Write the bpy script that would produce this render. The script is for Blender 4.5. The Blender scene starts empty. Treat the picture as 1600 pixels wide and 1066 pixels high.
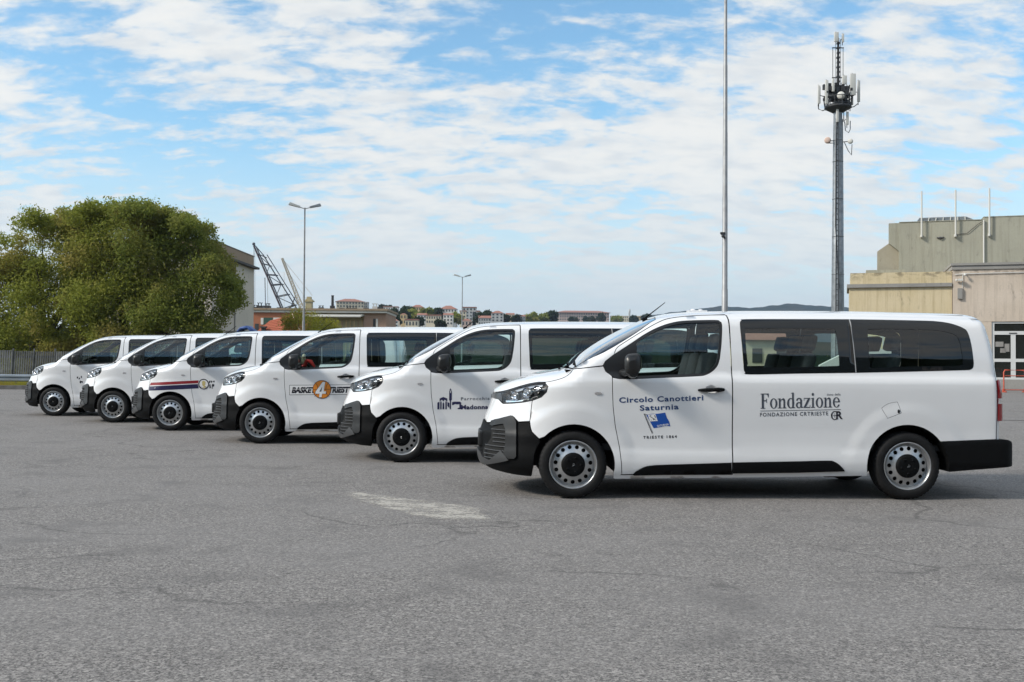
import bpy, bmesh, math, random
import numpy as np
from math import sin, cos, tan, pi, radians, sqrt, atan
from mathutils import Vector, Matrix
from mathutils.geometry import delaunay_2d_cdt

random.seed(7)
rng = np.random.default_rng(7)
sc = bpy.context.scene
COL = sc.collection

# ------------------------------------------------------------------ camera
CAM_H, FPX, PITCH, ROLL = 1.352, 1600.0, atan(30 / 1600), radians(.4)
cam = bpy.data.cameras.new('camera')
cam.sensor_width, cam.lens, cam.clip_start, cam.clip_end = 36, 36, .1, 20000
camera = bpy.data.objects.new('camera', cam)
COL.objects.link(camera)
camera.matrix_world = (Matrix.Translation((0, 0, CAM_H)) @ Matrix.Rotation(pi / 2 + PITCH, 4, 'X')
                       @ Matrix.Rotation(ROLL, 4, 'Z'))
sc.camera = camera

# ------------------------------------------------------------------ light
SUN_EL, SUN_AZ = 36, -108          # degrees; azimuth from +Y towards +X
sun = bpy.data.lights.new('sun', 'SUN')
sun.energy, sun.angle, sun.color = 2.2, radians(9), (1, .93, .83)
sun_o = bpy.data.objects.new('sun', sun)
COL.objects.link(sun_o)
sd = Vector((sin(radians(SUN_AZ)) * cos(radians(SUN_EL)), cos(radians(SUN_AZ)) * cos(radians(SUN_EL)), sin(radians(SUN_EL))))
sun_o.rotation_euler = (-sd).to_track_quat('-Z', 'Y').to_euler()

sc.view_settings.view_transform = 'Standard'
sc.view_settings.look = 'None'
sc.view_settings.gamma = 1
sc.view_settings.use_curve_mapping = False
sc.view_settings.exposure = 0.7
sc.render.engine = 'CYCLES'
sc.cycles.use_denoising = True
sc.cycles.max_bounces = 8
sc.cycles.transparent_max_bounces = 16
sc.cycles.caustics_reflective = False
sc.cycles.caustics_refractive = False

# ------------------------------------------------------------------ node helpers
class NT:
    def __init__(s, tree): s.t = tree; tree.nodes.clear()
    def n(s, typ, ins=None, **kw):
        nd = s.t.nodes.new(typ)
        for k, v in kw.items(): setattr(nd, k, v)
        for k, v in (ins or {}).items():
            if isinstance(v, bpy.types.NodeSocket): s.t.links.new(v, nd.inputs[k])
            else: nd.inputs[k].default_value = v
        return nd
    def math(s, op, a, b=0.0, clamp=False):
        return s.n('ShaderNodeMath', {0: a, 1: b}, operation=op, use_clamp=clamp).outputs[0]
    def noise(s, vec, scale, detail=4, rough=.5, distortion=0.0):
        return s.n('ShaderNodeTexNoise', {'Vector': vec, 'Scale': scale, 'Detail': detail, 'Roughness': rough, 'Distortion': distortion}).outputs['Fac']
    def ramp(s, fac, lo, hi, a=0.0, b=1.0, smooth=True):
        return s.n('ShaderNodeMapRange', {0: fac, 1: lo, 2: hi, 3: a, 4: b}, interpolation_type='SMOOTHSTEP' if smooth else 'LINEAR').outputs[0]
    def mix(s, fac, a, b, mode='MIX'):
        nd = s.t.nodes.new('ShaderNodeMix'); nd.data_type = 'RGBA'; nd.blend_type = mode
        for i, v in ((0, fac), (6, a), (7, b)):
            if isinstance(v, bpy.types.NodeSocket): s.t.links.new(v, nd.inputs[i])
            else: nd.inputs[i].default_value = v if i == 0 else (*v, 1) if len(v) == 3 else v
        return nd.outputs[2]
    def mapping(s, vec, scale=(1, 1, 1), rot=(0, 0, 0), loc=(0, 0, 0)):
        return s.n('ShaderNodeMapping', {'Vector': vec, 'Scale': scale, 'Rotation': rot, 'Location': loc}).outputs[0]

# ------------------------------------------------------------------ sky with altocumulus
world = bpy.data.worlds.new('World'); sc.world = world; world.use_nodes = True
w = NT(world.node_tree)
SKY_X, SKY_Y, COVER = -14.31, -17.43, .985
sky = w.n('ShaderNodeTexSky', sky_type='NISHITA', sun_disc=False, sun_elevation=radians(SUN_EL),
          sun_rotation=radians(SUN_AZ), air_density=1.0, dust_density=.6, ozone_density=1.5)
tc = w.n('ShaderNodeTexCoord')
sep = w.n('ShaderNodeSeparateXYZ', {0: tc.outputs['Generated']})
zz = w.math('ADD', w.math('MAXIMUM', sep.outputs[2], 0.0), .30)
px = w.math('DIVIDE', sep.outputs[0], zz); py = w.math('DIVIDE', sep.outputs[1], zz)
pv = w.n('ShaderNodeCombineXYZ', {0: px, 1: py, 2: 0.0}).outputs[0]
big = w.noise(w.mapping(pv, (1.6, 2.0, 1), loc=(SKY_X, SKY_Y, 0)), 1.0, 3, .5)
rip = w.noise(w.mapping(pv, (8.5, 16, 1), rot=(0, 0, radians(8)), loc=(0, 0, 3)), 1.0, 5, .55, distortion=.45)
puff = w.noise(w.mapping(pv, (21, 31, 1), rot=(0, 0, radians(-14))), 1.0, 5, .6)
den = w.math('ADD', w.math('MULTIPLY', big, 1.05), w.math('ADD', w.math('MULTIPLY', rip, .78), w.math('MULTIPLY', puff, .46)))
den = w.math('ADD', den, w.ramp(sep.outputs[2], .08, .24, .07, 0.0))
mask = w.ramp(den, COVER, COVER + .26)
veil = w.math('MULTIPLY', w.ramp(sep.outputs[2], .01, .24, 1.0, 0.0), w.ramp(den, .55, 1.15, .82, 1.1), True)        # clouds close up towards the horizon
mask = w.math('MAXIMUM', mask, veil)
thick = w.ramp(den, COVER + .05, COVER + .42)
cloudc = w.mix(thick, (4.9, 5.25, 5.6), (5.9, 5.9, 5.85))
shade = w.ramp(w.noise(w.mapping(pv, (9, 19, 1), loc=(5, 2, 0)), 1.0, 4, .5), .44, .74, 0.0, .6)
cloudc = w.mix(shade, cloudc, (4.1, 4.5, 5.0))
cloudc = w.mix(w.ramp(sep.outputs[2], .0, .20, .8, 0), cloudc, (4.2, 4.85, 5.45))
# clouds brighten towards the sun
toward = w.n('ShaderNodeVectorMath', {0: tc.outputs['Generated'], 1: tuple(sd)}, operation='DOT_PRODUCT').outputs['Value']
glow = w.math('ADD', 1.0, w.math('MULTIPLY', w.math('POWER', w.math('MAXIMUM', toward, 0.0), 2.5), .75))
cloudc = w.mix(1.0, cloudc, w.n('ShaderNodeCombineColor', {0: glow, 1: w.math('MULTIPLY', glow, .985), 2: w.math('MULTIPLY', glow, .95)}).outputs[0], 'MULTIPLY')
skyc = w.mix(1.0, sky.outputs[0], (.93, 1.23, 1.25), 'MULTIPLY')
colr = w.mix(w.math('MULTIPLY', mask, .94), skyc, cloudc)
bg = w.n('ShaderNodeBackground', {'Color': colr, 'Strength': .10})
w.n('ShaderNodeOutputWorld', {0: bg.outputs[0]})

# ------------------------------------------------------------------ materials
MATS = {}
def pbr(name, color, rough=.6, metal=0.0, coat=0.0, spec=.5, var=0.0, vscale=8.0, bump=0.0, bscale=60.0, emit=None):
    m = bpy.data.materials.new(name); m.use_nodes = True; t = NT(m.node_tree)
    b = t.n('ShaderNodeBsdfPrincipled', {'Base Color': (*color, 1), 'Roughness': rough, 'Metallic': metal, 'Coat Weight': coat,
                                         'Coat Roughness': .04, 'Specular IOR Level': spec})
    co = t.n('ShaderNodeTexCoord').outputs['Object']
    if var:
        f = t.ramp(t.noise(co, vscale, 5, .6), .3, .7)
        c = t.mix(f, tuple(x * (1 - var) for x in color), tuple(min(1, x * (1 + var)) for x in color))
        t.t.links.new(c, b.inputs['Base Color'])
    if bump:
        bn = t.n('ShaderNodeBump', {'Height': t.noise(co, bscale, 3), 'Strength': bump, 'Distance': .01})
        t.t.links.new(bn.outputs[0], b.inputs['Normal'])
    t.n('ShaderNodeOutputMaterial', {0: b.outputs[0]})
    MATS[name] = m
    return m

def glass(name, tint, boost=1.7):
    """thin pane: clear or tinted straight through, mirror by the angle of view"""
    m = bpy.data.materials.new(name); m.use_nodes = True; t = NT(m.node_tree)
    tr = t.n('ShaderNodeBsdfTransparent', {0: (*tint, 1)})
    gl = t.n('ShaderNodeBsdfGlossy', {'Color': (1, 1, 1, 1), 'Roughness': .012})
    g = t.n('ShaderNodeNewGeometry')
    c = t.math('ABSOLUTE', t.n('ShaderNodeVectorMath', {0: g.outputs['Normal'], 1: g.outputs['Incoming']}, operation='DOT_PRODUCT').outputs['Value'])
    f = t.math('POWER', t.math('SUBTRACT', 1.0, c, True), 5.0)
    f = t.math('MULTIPLY', t.math('ADD', .042, t.math('MULTIPLY', f, .958)), boost, True)
    mx = t.n('ShaderNodeMixShader', {0: f, 1: tr.outputs[0], 2: gl.outputs[0]})
    t.n('ShaderNodeOutputMaterial', {0: mx.outputs[0]})
    MATS[name] = m
    return m

pbr('paint', (.77, .775, .785), .25, coat=.9, var=.012, vscale=3)
pbr('black_plastic', (.004, .0043, .0048), .6, spec=.12, var=.15, vscale=30, bump=.08, bscale=900)
pbr('grey_plastic', (.018, .0185, .0195), .45, spec=.4, var=.1, vscale=20)
pbr('rubber', (.0095, .0095, .010), .7, spec=.25, var=.2, vscale=14, bump=.15, bscale=200)
pbr('divider', (.35,.36,.37), .4)
pbr('lip_lit_grey', (.05, .051, .053), .45)  # bumper lip: paler grey paints in the light an upward face would catch
pbr('slat', (.06, .061, .063), .4)
pbr('mirror_plastic', (.013, .0135, .014), .36)
pbr('seal', (.012, .012, .013), .35)
pbr('frit', (.008, .010, .012), .03, spec=.55)
pbr('interior', (.028, .028, .030), .8, var=.15, vscale=12)
pbr('seat_fabric', (.035, .037, .042), .9, var=.2, vscale=40)
pbr('headliner', (.16, .16, .16), .9)
pbr('dark_gap', (.008, .008, .008), .9)
pbr('wheel_silver', (.50, .51, .52), .32, metal=.85, var=.06, vscale=30)
pbr('chrome', (.85, .86, .88), .08, metal=1.0)
pbr('lamp_dark', (.03, .03, .033), .25)
pbr('lamp_red', (.30, .006, .010), .12, coat=1)
pbr('lamp_dark_red', (.10, .004, .006), .12, coat=1)
pbr('lamp_amber', (.7, .25, .03), .2)
pbr('ink_navy', (.010, .045, .155), .4)
pbr('ink_blue', (.008, .075, .36), .4)
pbr('ink_slate', (.055, .065, .085), .4)
pbr('ink_black', (.010, .010, .018), .4)
pbr('ink_midnight', (.014, .014, .065), .4)
pbr('ink_white', (.80, .80, .80), .4)
pbr('ink_orange', (.72, .24, .025), .4)
pbr('ink_red', (.25, .012, .018), .4)
pbr('ink_gold', (.55, .45, .18), .4)
glass('glass_clear', (.80, .91, .885), 1.5)
glass('glass_tinted', (.74, .85, .825), 1.4)
glass('lens', (.985, .985, .985), 1.0)
glass('windscreen_glass', (.78, .86, .85), 2.2)

# ------------------------------------------------------------------ object helpers
def tag(o, label=None, cat=None, group=None, kind=None):
    for k, v in (('label', label), ('category', cat), ('group', group), ('kind', kind)):
        if v: o[k] = v
    return o
def empty(name, loc=(0, 0, 0), rz=0.0, label=None, cat=None, group=None):
    o = bpy.data.objects.new(name, None); COL.objects.link(o)
    o.location = loc; o.rotation_euler = (0, 0, rz); o.empty_display_size = .2
    return tag(o, label, cat, group)
def link(name, me, parent=None, mats=None):
    for m in (mats or []): me.materials.append(MATS[m])
    o = bpy.data.objects.new(name, me); COL.objects.link(o)
    if parent: o.parent = parent
    return o
def kids(o): return [c for c in ALLKIDS.get(o.name, [])]
def copy_tree(o, parent=None):
    c = o.copy(); COL.objects.link(c)
    if parent: c.parent = parent
    for ch in list(o.children): copy_tree(ch, c)
    return c

class MB:
    """collects geometry with material slots and makes ONE mesh"""
    def __init__(s): s.v = []; s.f = []; s.m = []; s.sm = []
    def add(s, vs, fs, mat=0, smooth=False, M=None):
        b = len(s.v)
        s.v += [tuple(M @ Vector(p)) if M else tuple(p) for p in vs]
        s.f += [tuple(b + i for i in f) for f in fs]
        s.m += [mat] * len(fs); s.sm += [smooth] * len(fs)
    def box(s, x0, x1, y0, y1, z0, z1, mat=0, M=None):
        vs = [(x, y, z) for z in (z0, z1) for y in (y0, y1) for x in (x0, x1)]
        s.add(vs, [(0, 2, 3, 1), (4, 5, 7, 6), (0, 1, 5, 4), (2, 6, 7, 3), (0, 4, 6, 2), (1, 3, 7, 5)], mat, False, M)
    def tube(s, pts, rad, n=8, mat=0, caps=True, smooth=True):
        pts = [Vector(p) for p in pts]
        rs = rad if isinstance(rad, (list, tuple)) else [rad] * len(pts)
        vs, fs = [], []
        d0 = (pts[1] - pts[0]).normalized()
        ref = Vector((0, 0, 1)) if abs(d0.z) < .9 else Vector((1, 0, 0))
        for i, p in enumerate(pts):
            d = (pts[min(i + 1, len(pts) - 1)] - pts[max(i - 1, 0)]).normalized()
            a = d.cross(ref).normalized(); c = d.cross(a).normalized()
            for k in range(n):
                t = 2 * pi * k / n
                vs.append(p + (a * cos(t) + c * sin(t)) * rs[i])
        for i in range(len(pts) - 1):
            for k in range(n):
                k2 = (k + 1) % n
                fs.append((i * n + k, i * n + k2, (i + 1) * n + k2, (i + 1) * n + k))
        s.add(vs, fs, mat, smooth)
        if caps:
            s.add(vs[:n], [tuple(range(n))], mat); s.add(vs[-n:], [tuple(reversed(range(n)))], mat)
    def bar(s, a, b, t, mat=0): s.tube([a, b], t, 4, mat, True, False)
    def lathe(s, prof, axis='Z', n=32, mat=0, M=None, smooth=True):
        vs, fs = [], []
        for r, h in prof:
            for k in range(n):
                t = 2 * pi * k / n
                vs.append((r * cos(t), r * sin(t), h) if axis == 'Z' else (r * cos(t), h, r * sin(t)))
        for i in range(len(prof) - 1):
            for k in range(n):
                k2 = (k + 1) % n
                fs.append((i * n + k, i * n + k2, (i + 1) * n + k2, (i + 1) * n + k))
        s.add(vs, fs, mat, smooth, M)
    def ball(s, c, r, n=12, mat=0, M=None):
        rx, ry, rz = r if isinstance(r, (tuple, list)) else (r, r, r)
        vs, fs = [], []
        h = n // 2
        for i in range(h + 1):
            a = pi * i / h
            for k in range(n):
                t = 2 * pi * k / n
                vs.append((c[0] + rx * sin(a) * cos(t), c[1] + ry * sin(a) * sin(t), c[2] + rz * cos(a)))
        for i in range(h):
            for k in range(n):
                k2 = (k + 1) % n
                fs.append((i * n + k, (i + 1) * n + k, (i + 1) * n + k2, i * n + k2))
        s.add(vs, fs, mat, True, M)
    def build(s, name, mats, parent=None, bevel=0.0):
        me = bpy.data.meshes.new(name)
        me.from_pydata(s.v, [], s.f)
        me.polygons.foreach_set('material_index', s.m)
        me.polygons.foreach_set('use_smooth', s.sm)
        if bevel:
            bm = bmesh.new(); bm.from_mesh(me)
            bmesh.ops.bevel(bm, geom=list(bm.edges), offset=bevel, segments=2, affect='EDGES', profile=.6)
            for f in bm.faces: f.smooth = True
            bm.to_mesh(me); bm.free()
        me.update()
        return link(name, me, parent, mats if isinstance(mats, (list, tuple)) else [mats])

# a pixel of the photograph's frame, taken to a point at a known distance
def ray(px, py):
    v = Vector(((px - 800) / FPX, (533 - py) / FPX, -1))
    return (camera.matrix_world.to_3x3() @ v)
def at(px, py, d):
    r = ray(px, py); t = d / r.y
    return Vector((r.x * t, d, CAM_H + r.z * t))
def ground(px, py):
    r = ray(px, py); t = -CAM_H / r.z
    return Vector((r.x * t, r.y * t, 0))
# ================================================================== the van body
def pchip(xs, ys, q):
    xs, ys = np.array(xs, float), np.array(ys, float)
    h = np.diff(xs); d = np.diff(ys) / h
    m = np.zeros(len(xs)); m[0], m[-1] = d[0], d[-1]
    for i in range(1, len(xs) - 1):
        if d[i - 1] * d[i] > 0:
            w1, w2 = 2 * h[i] + h[i - 1], h[i] + 2 * h[i - 1]
            m[i] = (w1 + w2) / (w1 / d[i - 1] + w2 / d[i])
    i = np.clip(np.searchsorted(xs, q) - 1, 0, len(xs) - 2)
    t = np.clip((q - xs[i]) / h[i], 0, 1)
    return ((1 + 2 * t) * (1 - t) ** 2 * ys[i] + t * (1 - t) ** 2 * h[i] * m[i] + t * t * (3 - 2 * t) * ys[i + 1] + t * t * (t - 1) * h[i] * m[i + 1])
ZQ = np.linspace(0, 2.2, 1101); XQ = np.linspace(-1.2, 4.6, 2901)
def table(pts, q): return pchip([p[0] for p in pts], [p[1] for p in pts], q)
T_W = table([(0, .86), (.19, .895), (.25, .925), (.30, .940), (.37, .948), (.43, .944), (.52, .930), (.64, .930), (.8, .938), (.95, .944), (1.08, .947),
             (1.15, .942), (1.19, .932), (1.225, .915), (1.27, .908), (1.34, .899), (1.42, .887), (1.5, .873), (1.6, .853), (1.7, .829), (1.8, .801), (2.2, .68)], ZQ)
T_TOP = table([(-1.2, .60), (-.95, .84), (-.86, .95), (-.80, 1.012), (-.765, 1.048), (-.706, 1.092), (-.598, 1.143), (-.467, 1.184), (-.336, 1.220), (-.228, 1.243),
               (-.12, 1.262), (-.03, 1.287), (.13, 1.425), (.30, 1.535), (.516, 1.653), (.69, 1.738), (.84, 1.803), (.93, 1.832), (1.05, 1.856),
               (1.25, 1.874), (1.5, 1.884), (1.9, 1.892), (2.8, 1.897), (3.5, 1.890), (4.0, 1.882), (4.15, 1.868), (4.25, 1.82), (4.6, 1.4)], XQ)
T_XF = table([(0, -.80), (.18, -.84), (.24, -.86), (.295, -.902), (.40, -.925), (.60, -.924), (.66, -.902), (.76, -.872), (.85, -.832), (.95, -.800), (1.05, -.785), (1.3, -.78), (2.2, -.78)], ZQ)
T_XR = table([(0, 4.33), (.3, 4.325), (.8, 4.322), (1.1, 4.31), (1.25, 4.297), (1.5, 4.272), (1.75, 4.222), (1.85, 4.195), (2.2, 4.1)], ZQ)
FA, RA = (0.0, .335), (3.305, .335)
def sstep(t): t = np.clip(t, 0, 1); return t * t * (3 - 2 * t)
T_G = np.where(ZQ < 1.30, np.interp(1.30, ZQ, T_W) + (1.30 - ZQ) * .105, T_W)
def Y(x, z, dimple=True, ext=0.0, glass=False):
    """half width of the body at length x (rearwards from the front axle) and height z"""
    x = np.asarray(x, float); z = np.asarray(z, float)
    y = np.interp(z, ZQ, T_G if glass else T_W)
    for c, s in ((FA, 1.0), (RA, .75)):
        r = np.hypot(x - c[0], z - c[1]); up = sstep((z - c[1]) / .35 + .2)
        y = y + .015 * s * up * sstep((.650 - r) / .13)
    if dimple:
        e = np.hypot((x - 1.353) / .062, (z - 1.077) / .040)
        y = y - .022 * sstep((1.0 - e) / .45)
    t = np.clip((np.interp(x, XQ, T_TOP) - z) / .23, 0, 1)
    y = y * (1 - (1 - t) ** 4) ** (1 / 2.2)
    u = np.clip((x - np.interp(z, ZQ, T_XF) + ext) / .97, 0, 1)
    y = y * (1 - (1 - u) ** 2.6) ** .5
    v = np.clip((np.interp(z, ZQ, T_XR) + ext - x) / .17, 0, 1)
    return y * (1 - (1 - v) ** 3) ** (1 / 3)
def grad_n(x, z, **k):
    h = .0025
    gx = (Y(x + h, z, **k) - Y(x - h, z, **k)) / (2 * h); gz = (Y(x, z + h, **k) - Y(x, z - h, **k)) / (2 * h)
    n = np.stack([-gx, -np.ones_like(gx), -gz], -1)
    return n / np.linalg.norm(n, axis=-1, keepdims=True)
def cr(pts, n=6):
    """smooth open curve through points"""
    P = [np.array(p, float) for p in pts]; P = [2 * P[0] - P[1]] + P + [2 * P[-1] - P[-2]]
    out = []
    for i in range(1, len(P) - 2):
        for k in range(n):
            t = k / n; a, b, c, d = P[i - 1:i + 3]
            q = .5 * (2 * b + (c - a) * t + (2 * a - 5 * b + 4 * c - d) * t * t + (3 * b - a - 3 * c + d) * t ** 3)
            out.append((float(q[0]), float(q[1])))
    out.append(tuple(map(float, P[-2])))
    return out
def area(p): return .5 * sum(p[i - 1][0] * p[i][1] - p[i][0] * p[i - 1][1] for i in range(len(p)))
def inset(poly, d):
    P = [p for i, p in enumerate(poly) if math.dist(p, poly[i - 1]) > 1e-5]
    if area(P) < 0: P = P[::-1]
    out = []
    for i in range(len(P)):
        a, b, c = np.array(P[i - 1]), np.array(P[i]), np.array(P[(i + 1) % len(P)])
        e1 = (b - a) / np.linalg.norm(b - a); e2 = (c - b) / np.linalg.norm(c - b)
        n1, n2 = np.array([-e1[1], e1[0]]), np.array([-e2[1], e2[0]])
        m = n1 + n2; L = np.dot(m, m)
        m = n1 if L < .2 else m * 2 / L
        q = b + m * d
        out.append((float(q[0]), float(q[1])))
    return out
def resample(poly, step):
    out = []
    for i in range(len(poly)):
        a, b = poly[i - 1], poly[i]
        k = max(1, int(math.ceil(math.dist(a, b) / step)))
        out += [(a[0] + (b[0] - a[0]) * j / k, a[1] + (b[1] - a[1]) * j / k) for j in range(k)]
    return out
def inpoly(P, poly):
    x, z = P[:, 0], P[:, 1]; r = np.zeros(len(P), bool); q = np.array(poly)
    a, b = q, np.roll(q, -1, 0)
    for (x1, z1), (x2, z2) in zip(a, b):
        if z1 == z2: continue
        c = ((z1 > z) != (z2 > z)) & (x < (x2 - x1) * (z - z1) / (z2 - z1) + x1)
        r ^= c
    return r
def tri2d(outline, holes=(), step=.05, pts=None, edge=None):
    """triangles of a flat outline with holes: vertices (n,2), triangles, boundary loops as index lists"""
    loops = []
    for k, L in enumerate([outline, *holes]):
        L = resample(list(L), edge or step * .8)
        L = [p for i, p in enumerate(L) if math.dist(p, L[i - 1]) > 1e-4]
        if (area(L) < 0) == (k == 0): L = L[::-1]
        loops.append(L)
    V, E, idx = [], [], []
    for L in loops:
        b = len(V); V += L; E += [(b + i, b + (i + 1) % len(L)) for i in range(len(L))]
        idx.append(list(range(b, b + len(L))))
    B = np.array(V)
    mn, mx = B.min(0), B.max(0)
    gx, gz = np.meshgrid(np.arange(mn[0] + step * .37, mx[0], step), np.arange(mn[1] + step * .41, mx[1], step))
    G = np.stack([gx.ravel(), gz.ravel()], -1)
    if pts is not None and len(pts): G = np.concatenate([G, np.array(pts)])
    if len(G):
        ok = inpoly(G, loops[0])
        for L in loops[1:]: ok &= ~inpoly(G, L)
        G = G[ok]
        if len(G):
            dmin = np.full(len(G), 9.0)
            for q in B: dmin = np.minimum(dmin, np.hypot(G[:, 0] - q[0], G[:, 1] - q[1]))
            G = G[dmin > min(step * .35, .012)]
    r = delaunay_2d_cdt([Vector(p) for p in V] + [Vector(p) for p in G.tolist()], E, [], 0, 1e-6)
    P = np.array([tuple(v) for v in r[0]]); F = np.array([f for f in r[2]])
    C = P[F].mean(1)
    ok = inpoly(C, loops[0])
    for L in loops[1:]: ok &= ~inpoly(C, L)
    F = F[ok]
    a = (P[F[:, 1], 0] - P[F[:, 0], 0]) * (P[F[:, 2], 1] - P[F[:, 0], 1]) - (P[F[:, 2], 0] - P[F[:, 0], 0]) * (P[F[:, 1], 1] - P[F[:, 0], 1])
    F = F[np.abs(a) > 1e-10]; a = a[np.abs(a) > 1e-10]
    F[a < 0] = F[a < 0][:, ::-1]
    # map the input boundary to output indices
    back = {}
    for i, src in enumerate(r[3]):
        for s_ in src: back[s_] = i
    idx = [[back.get(i, i) for i in L] for L in idx]
    return P, F, idx

def raw_mesh(name, V, F, LN, MI, smooth=True):
    """mesh with a normal per face corner"""
    me = bpy.data.meshes.new(name)
    me.from_pydata([tuple(p) for p in V], [], [tuple(f) for f in F])
    me.polygons.foreach_set('material_index', np.array(MI, dtype=np.int32))
    me.polygons.foreach_set('use_smooth', np.ones(len(F), bool))
    me.update()
    if LN is not None: me.normals_split_custom_set([tuple(n) for n in LN])
    return me

def skin_data(outline, holes=(), off=0.0, step=.05, thick=.025, front=False, side=-1, pts=None, edge=None, yk=None, snap=None):
    """a body panel: outer face on the body surface, inner face, and the folded edge between them"""
    yk = yk or {}
    if front:
        zs = np.arange(.1, 1.3, .03)
        ex = [.0025, .009, .02, .035, .055, .08, .11, .15, .2, .26]
        pts = [(float(np.interp(z, ZQ, T_XF)) - yk.get('ext', 0) + e, float(z)) for z in zs for e in ex] + list(pts or [])
    P, F, loops = tri2d(outline, holes, step, pts, edge)
    x, z = P[:, 0], P[:, 1]
    y = Y(x, z, **yk); n = grad_n(x, z, **yk)
    O = np.stack([x, -y, z], -1) + n * off
    if front or snap:
        if front: sil = x < np.interp(z, ZQ, T_XF) - yk.get('ext', 0) + .0016
        else: sil = x > np.interp(z, ZQ, T_XR) + yk.get('ext', 0) - .0016
        O[sil, 1] = 0; n[sil, 1] = 0
        n /= np.linalg.norm(n, axis=-1, keepdims=True)
    I = O - n * thick
    V = [*O, *I]; N = len(P)
    FF = [tuple(f) for f in F] + [(f[2] + N, f[1] + N, f[0] + N) for f in F]
    MI = [0] * len(F) + [1] * len(F)
    LN = [n[i] for f in F for i in f] + [-n[i] for f in F for i in (f[2], f[1], f[0])]
    for L in loops:
        for a, b in zip(L, L[1:] + L[:1]):
            q = (a, a + N, b + N, b)
            if (front or snap) and abs(O[a][1]) < 1e-9 and abs(O[b][1]) < 1e-9: continue
            fn = np.cross(V[q[2]] - V[q[0]], V[q[3]] - V[q[1]]); l = np.linalg.norm(fn)
            if l < 1e-12: continue
            FF.append(q); MI.append(1); LN += [fn / l] * 4
    return V, FF, LN, MI
def mirror(d):
    V, F, LN, MI = d
    V2 = [np.array((p[0], -p[1], p[2])) for p in V]; F2 = []; L2 = []; k = 0
    for f in F:
        F2.append(tuple(reversed(f)))
        L2 += [np.array((q[0], -q[1], q[2])) for q in reversed(LN[k:k + len(f)])]; k += len(f)
    return V2, F2, L2, MI
def join(*ds):
    V, F, L, M = [], [], [], []
    for d in ds:
        b = len(V); V += list(d[0]); F += [tuple(i + b for i in f) for f in d[1]]; L += list(d[2]); M += list(d[3])
    return V, F, L, M
def part(name, d, mats, parent):
    me = raw_mesh(name, *d)
    return link(name, me, parent, mats)
def zsolve(x, y, zlo):
    lo = np.array(zlo, float) * np.ones_like(y); hi = np.interp(x, XQ, T_TOP) * np.ones_like(y)
    for _ in range(40):
        m = (lo + hi) / 2; g = Y(x, m) > np.abs(y)
        lo = np.where(g, m, lo); hi = np.where(g, hi, m)
    return (lo + hi) / 2
def top_skin(edge, xs, thick=.025, ny=15, gap=.004, bows=None):
    """panel facing up between the two sides: edge(x) is its side line's height"""
    rows, nr = [], []
    t = np.linspace(-1, 1, ny * 2 + 1); t = np.sign(t) * (1 - (1 - np.abs(t)) ** 1.7)
    for i, x in enumerate(xs):
        ze = edge(x); ye = float(Y(x, ze)) - gap
        xx = x - (0 if bows is None else bows[i]) * (1 - t * t)
        y = t * ye; z = zsolve(xx, y, ze - .12)
        rows.append(np.stack([xx, y, z], -1))
    R = np.array(rows)
    gu = np.gradient(R, axis=0); gv = np.gradient(R, axis=1)
    n = np.cross(gu, gv); n /= np.linalg.norm(n, axis=-1, keepdims=True)
    a, b = R.shape[:2]
    O = R.reshape(-1, 3); n = n.reshape(-1, 3); I = O - n * thick; N = len(O)
    FF, LN, MI = [], [], []
    for i in range(a - 1):
        for k in range(b - 1):
            q = (i * b + k, (i + 1) * b + k, (i + 1) * b + k + 1, i * b + k + 1)
            FF.append(q); LN += [n[j] for j in q]; MI.append(0)
            q = tuple(j + N for j in reversed(q)); FF.append(q); LN += [-n[j - N] for j in q]; MI.append(1)
    loop = [k for k in range(b)] + [i * b + b - 1 for i in range(1, a)] + [(a - 1) * b + k for k in range(b - 2, -1, -1)] + [i * b for i in range(a - 2, 0, -1)]
    V = [*O, *I]
    for p, q_ in zip(loop, loop[1:] + loop[:1]):
        q = (p, q_, q_ + N, p + N)
        fn = np.cross(V[q[2]] - V[q[0]], V[q[3]] - V[q[1]]); l = np.linalg.norm(fn)
        if l < 1e-12: continue
        FF.append(q); MI.append(1); LN += [fn / l] * 4
    return V, FF, LN, MI
G = .0035
def XF(z): return float(np.interp(z, ZQ, T_XF))
def XR(z): return float(np.interp(z, ZQ, T_XR))
def nose(z0, z1, ext=0.0, n=14): return [(XF(z) - ext + .0012, float(z)) for z in np.linspace(z0, z1, n)]
def interp_edge(pts): return lambda x: float(pchip([p[0] for p in pts], [p[1] for p in pts], np.array([x]))[0])

LIGHT_TOP = [(-.70, 1.027), (-.618, 1.057), (-.519, 1.093), (-.407, 1.125), (-.317, 1.139), (-.277, 1.132)]
LIGHT_BACK = [(-.277, 1.132), (-.249, 1.097), (-.263, 1.041), (-.313, .990), (-.396, .956), (-.479, .936), (-.577, .921), (-.683, .910)]
HOOD_LINE = [(-.277, 1.138), (-.199, 1.152), (-.101, 1.181), (-.030, 1.222), (.012, 1.268)]
WIND_LOW = [(.000, 1.270), (.151, 1.367), (.308, 1.441), (.474, 1.537), (.643, 1.642), (.786, 1.738), (.861, 1.779)]
ROOF_EDGE = [(.861, 1.779), (.99, 1.808), (1.19, 1.833), (1.58, 1.840), (1.75, 1.808), (2.8, 1.812), (4.0, 1.806), (4.11, 1.801), (4.155, 1.79), (4.215, 1.76)]
DOOR_FRONT = [(.477, .240), (.470, .349), (.450, .509), (.409, .707), (.386, .906), (.379, 1.05), (.378, 1.190)]
DOOR_TOP = [(.396, 1.411), (.430, 1.480), (.511, 1.537), (.680, 1.641), (.853, 1.737), (.982, 1.784), (1.192, 1.811), (1.40, 1.821)]
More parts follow.
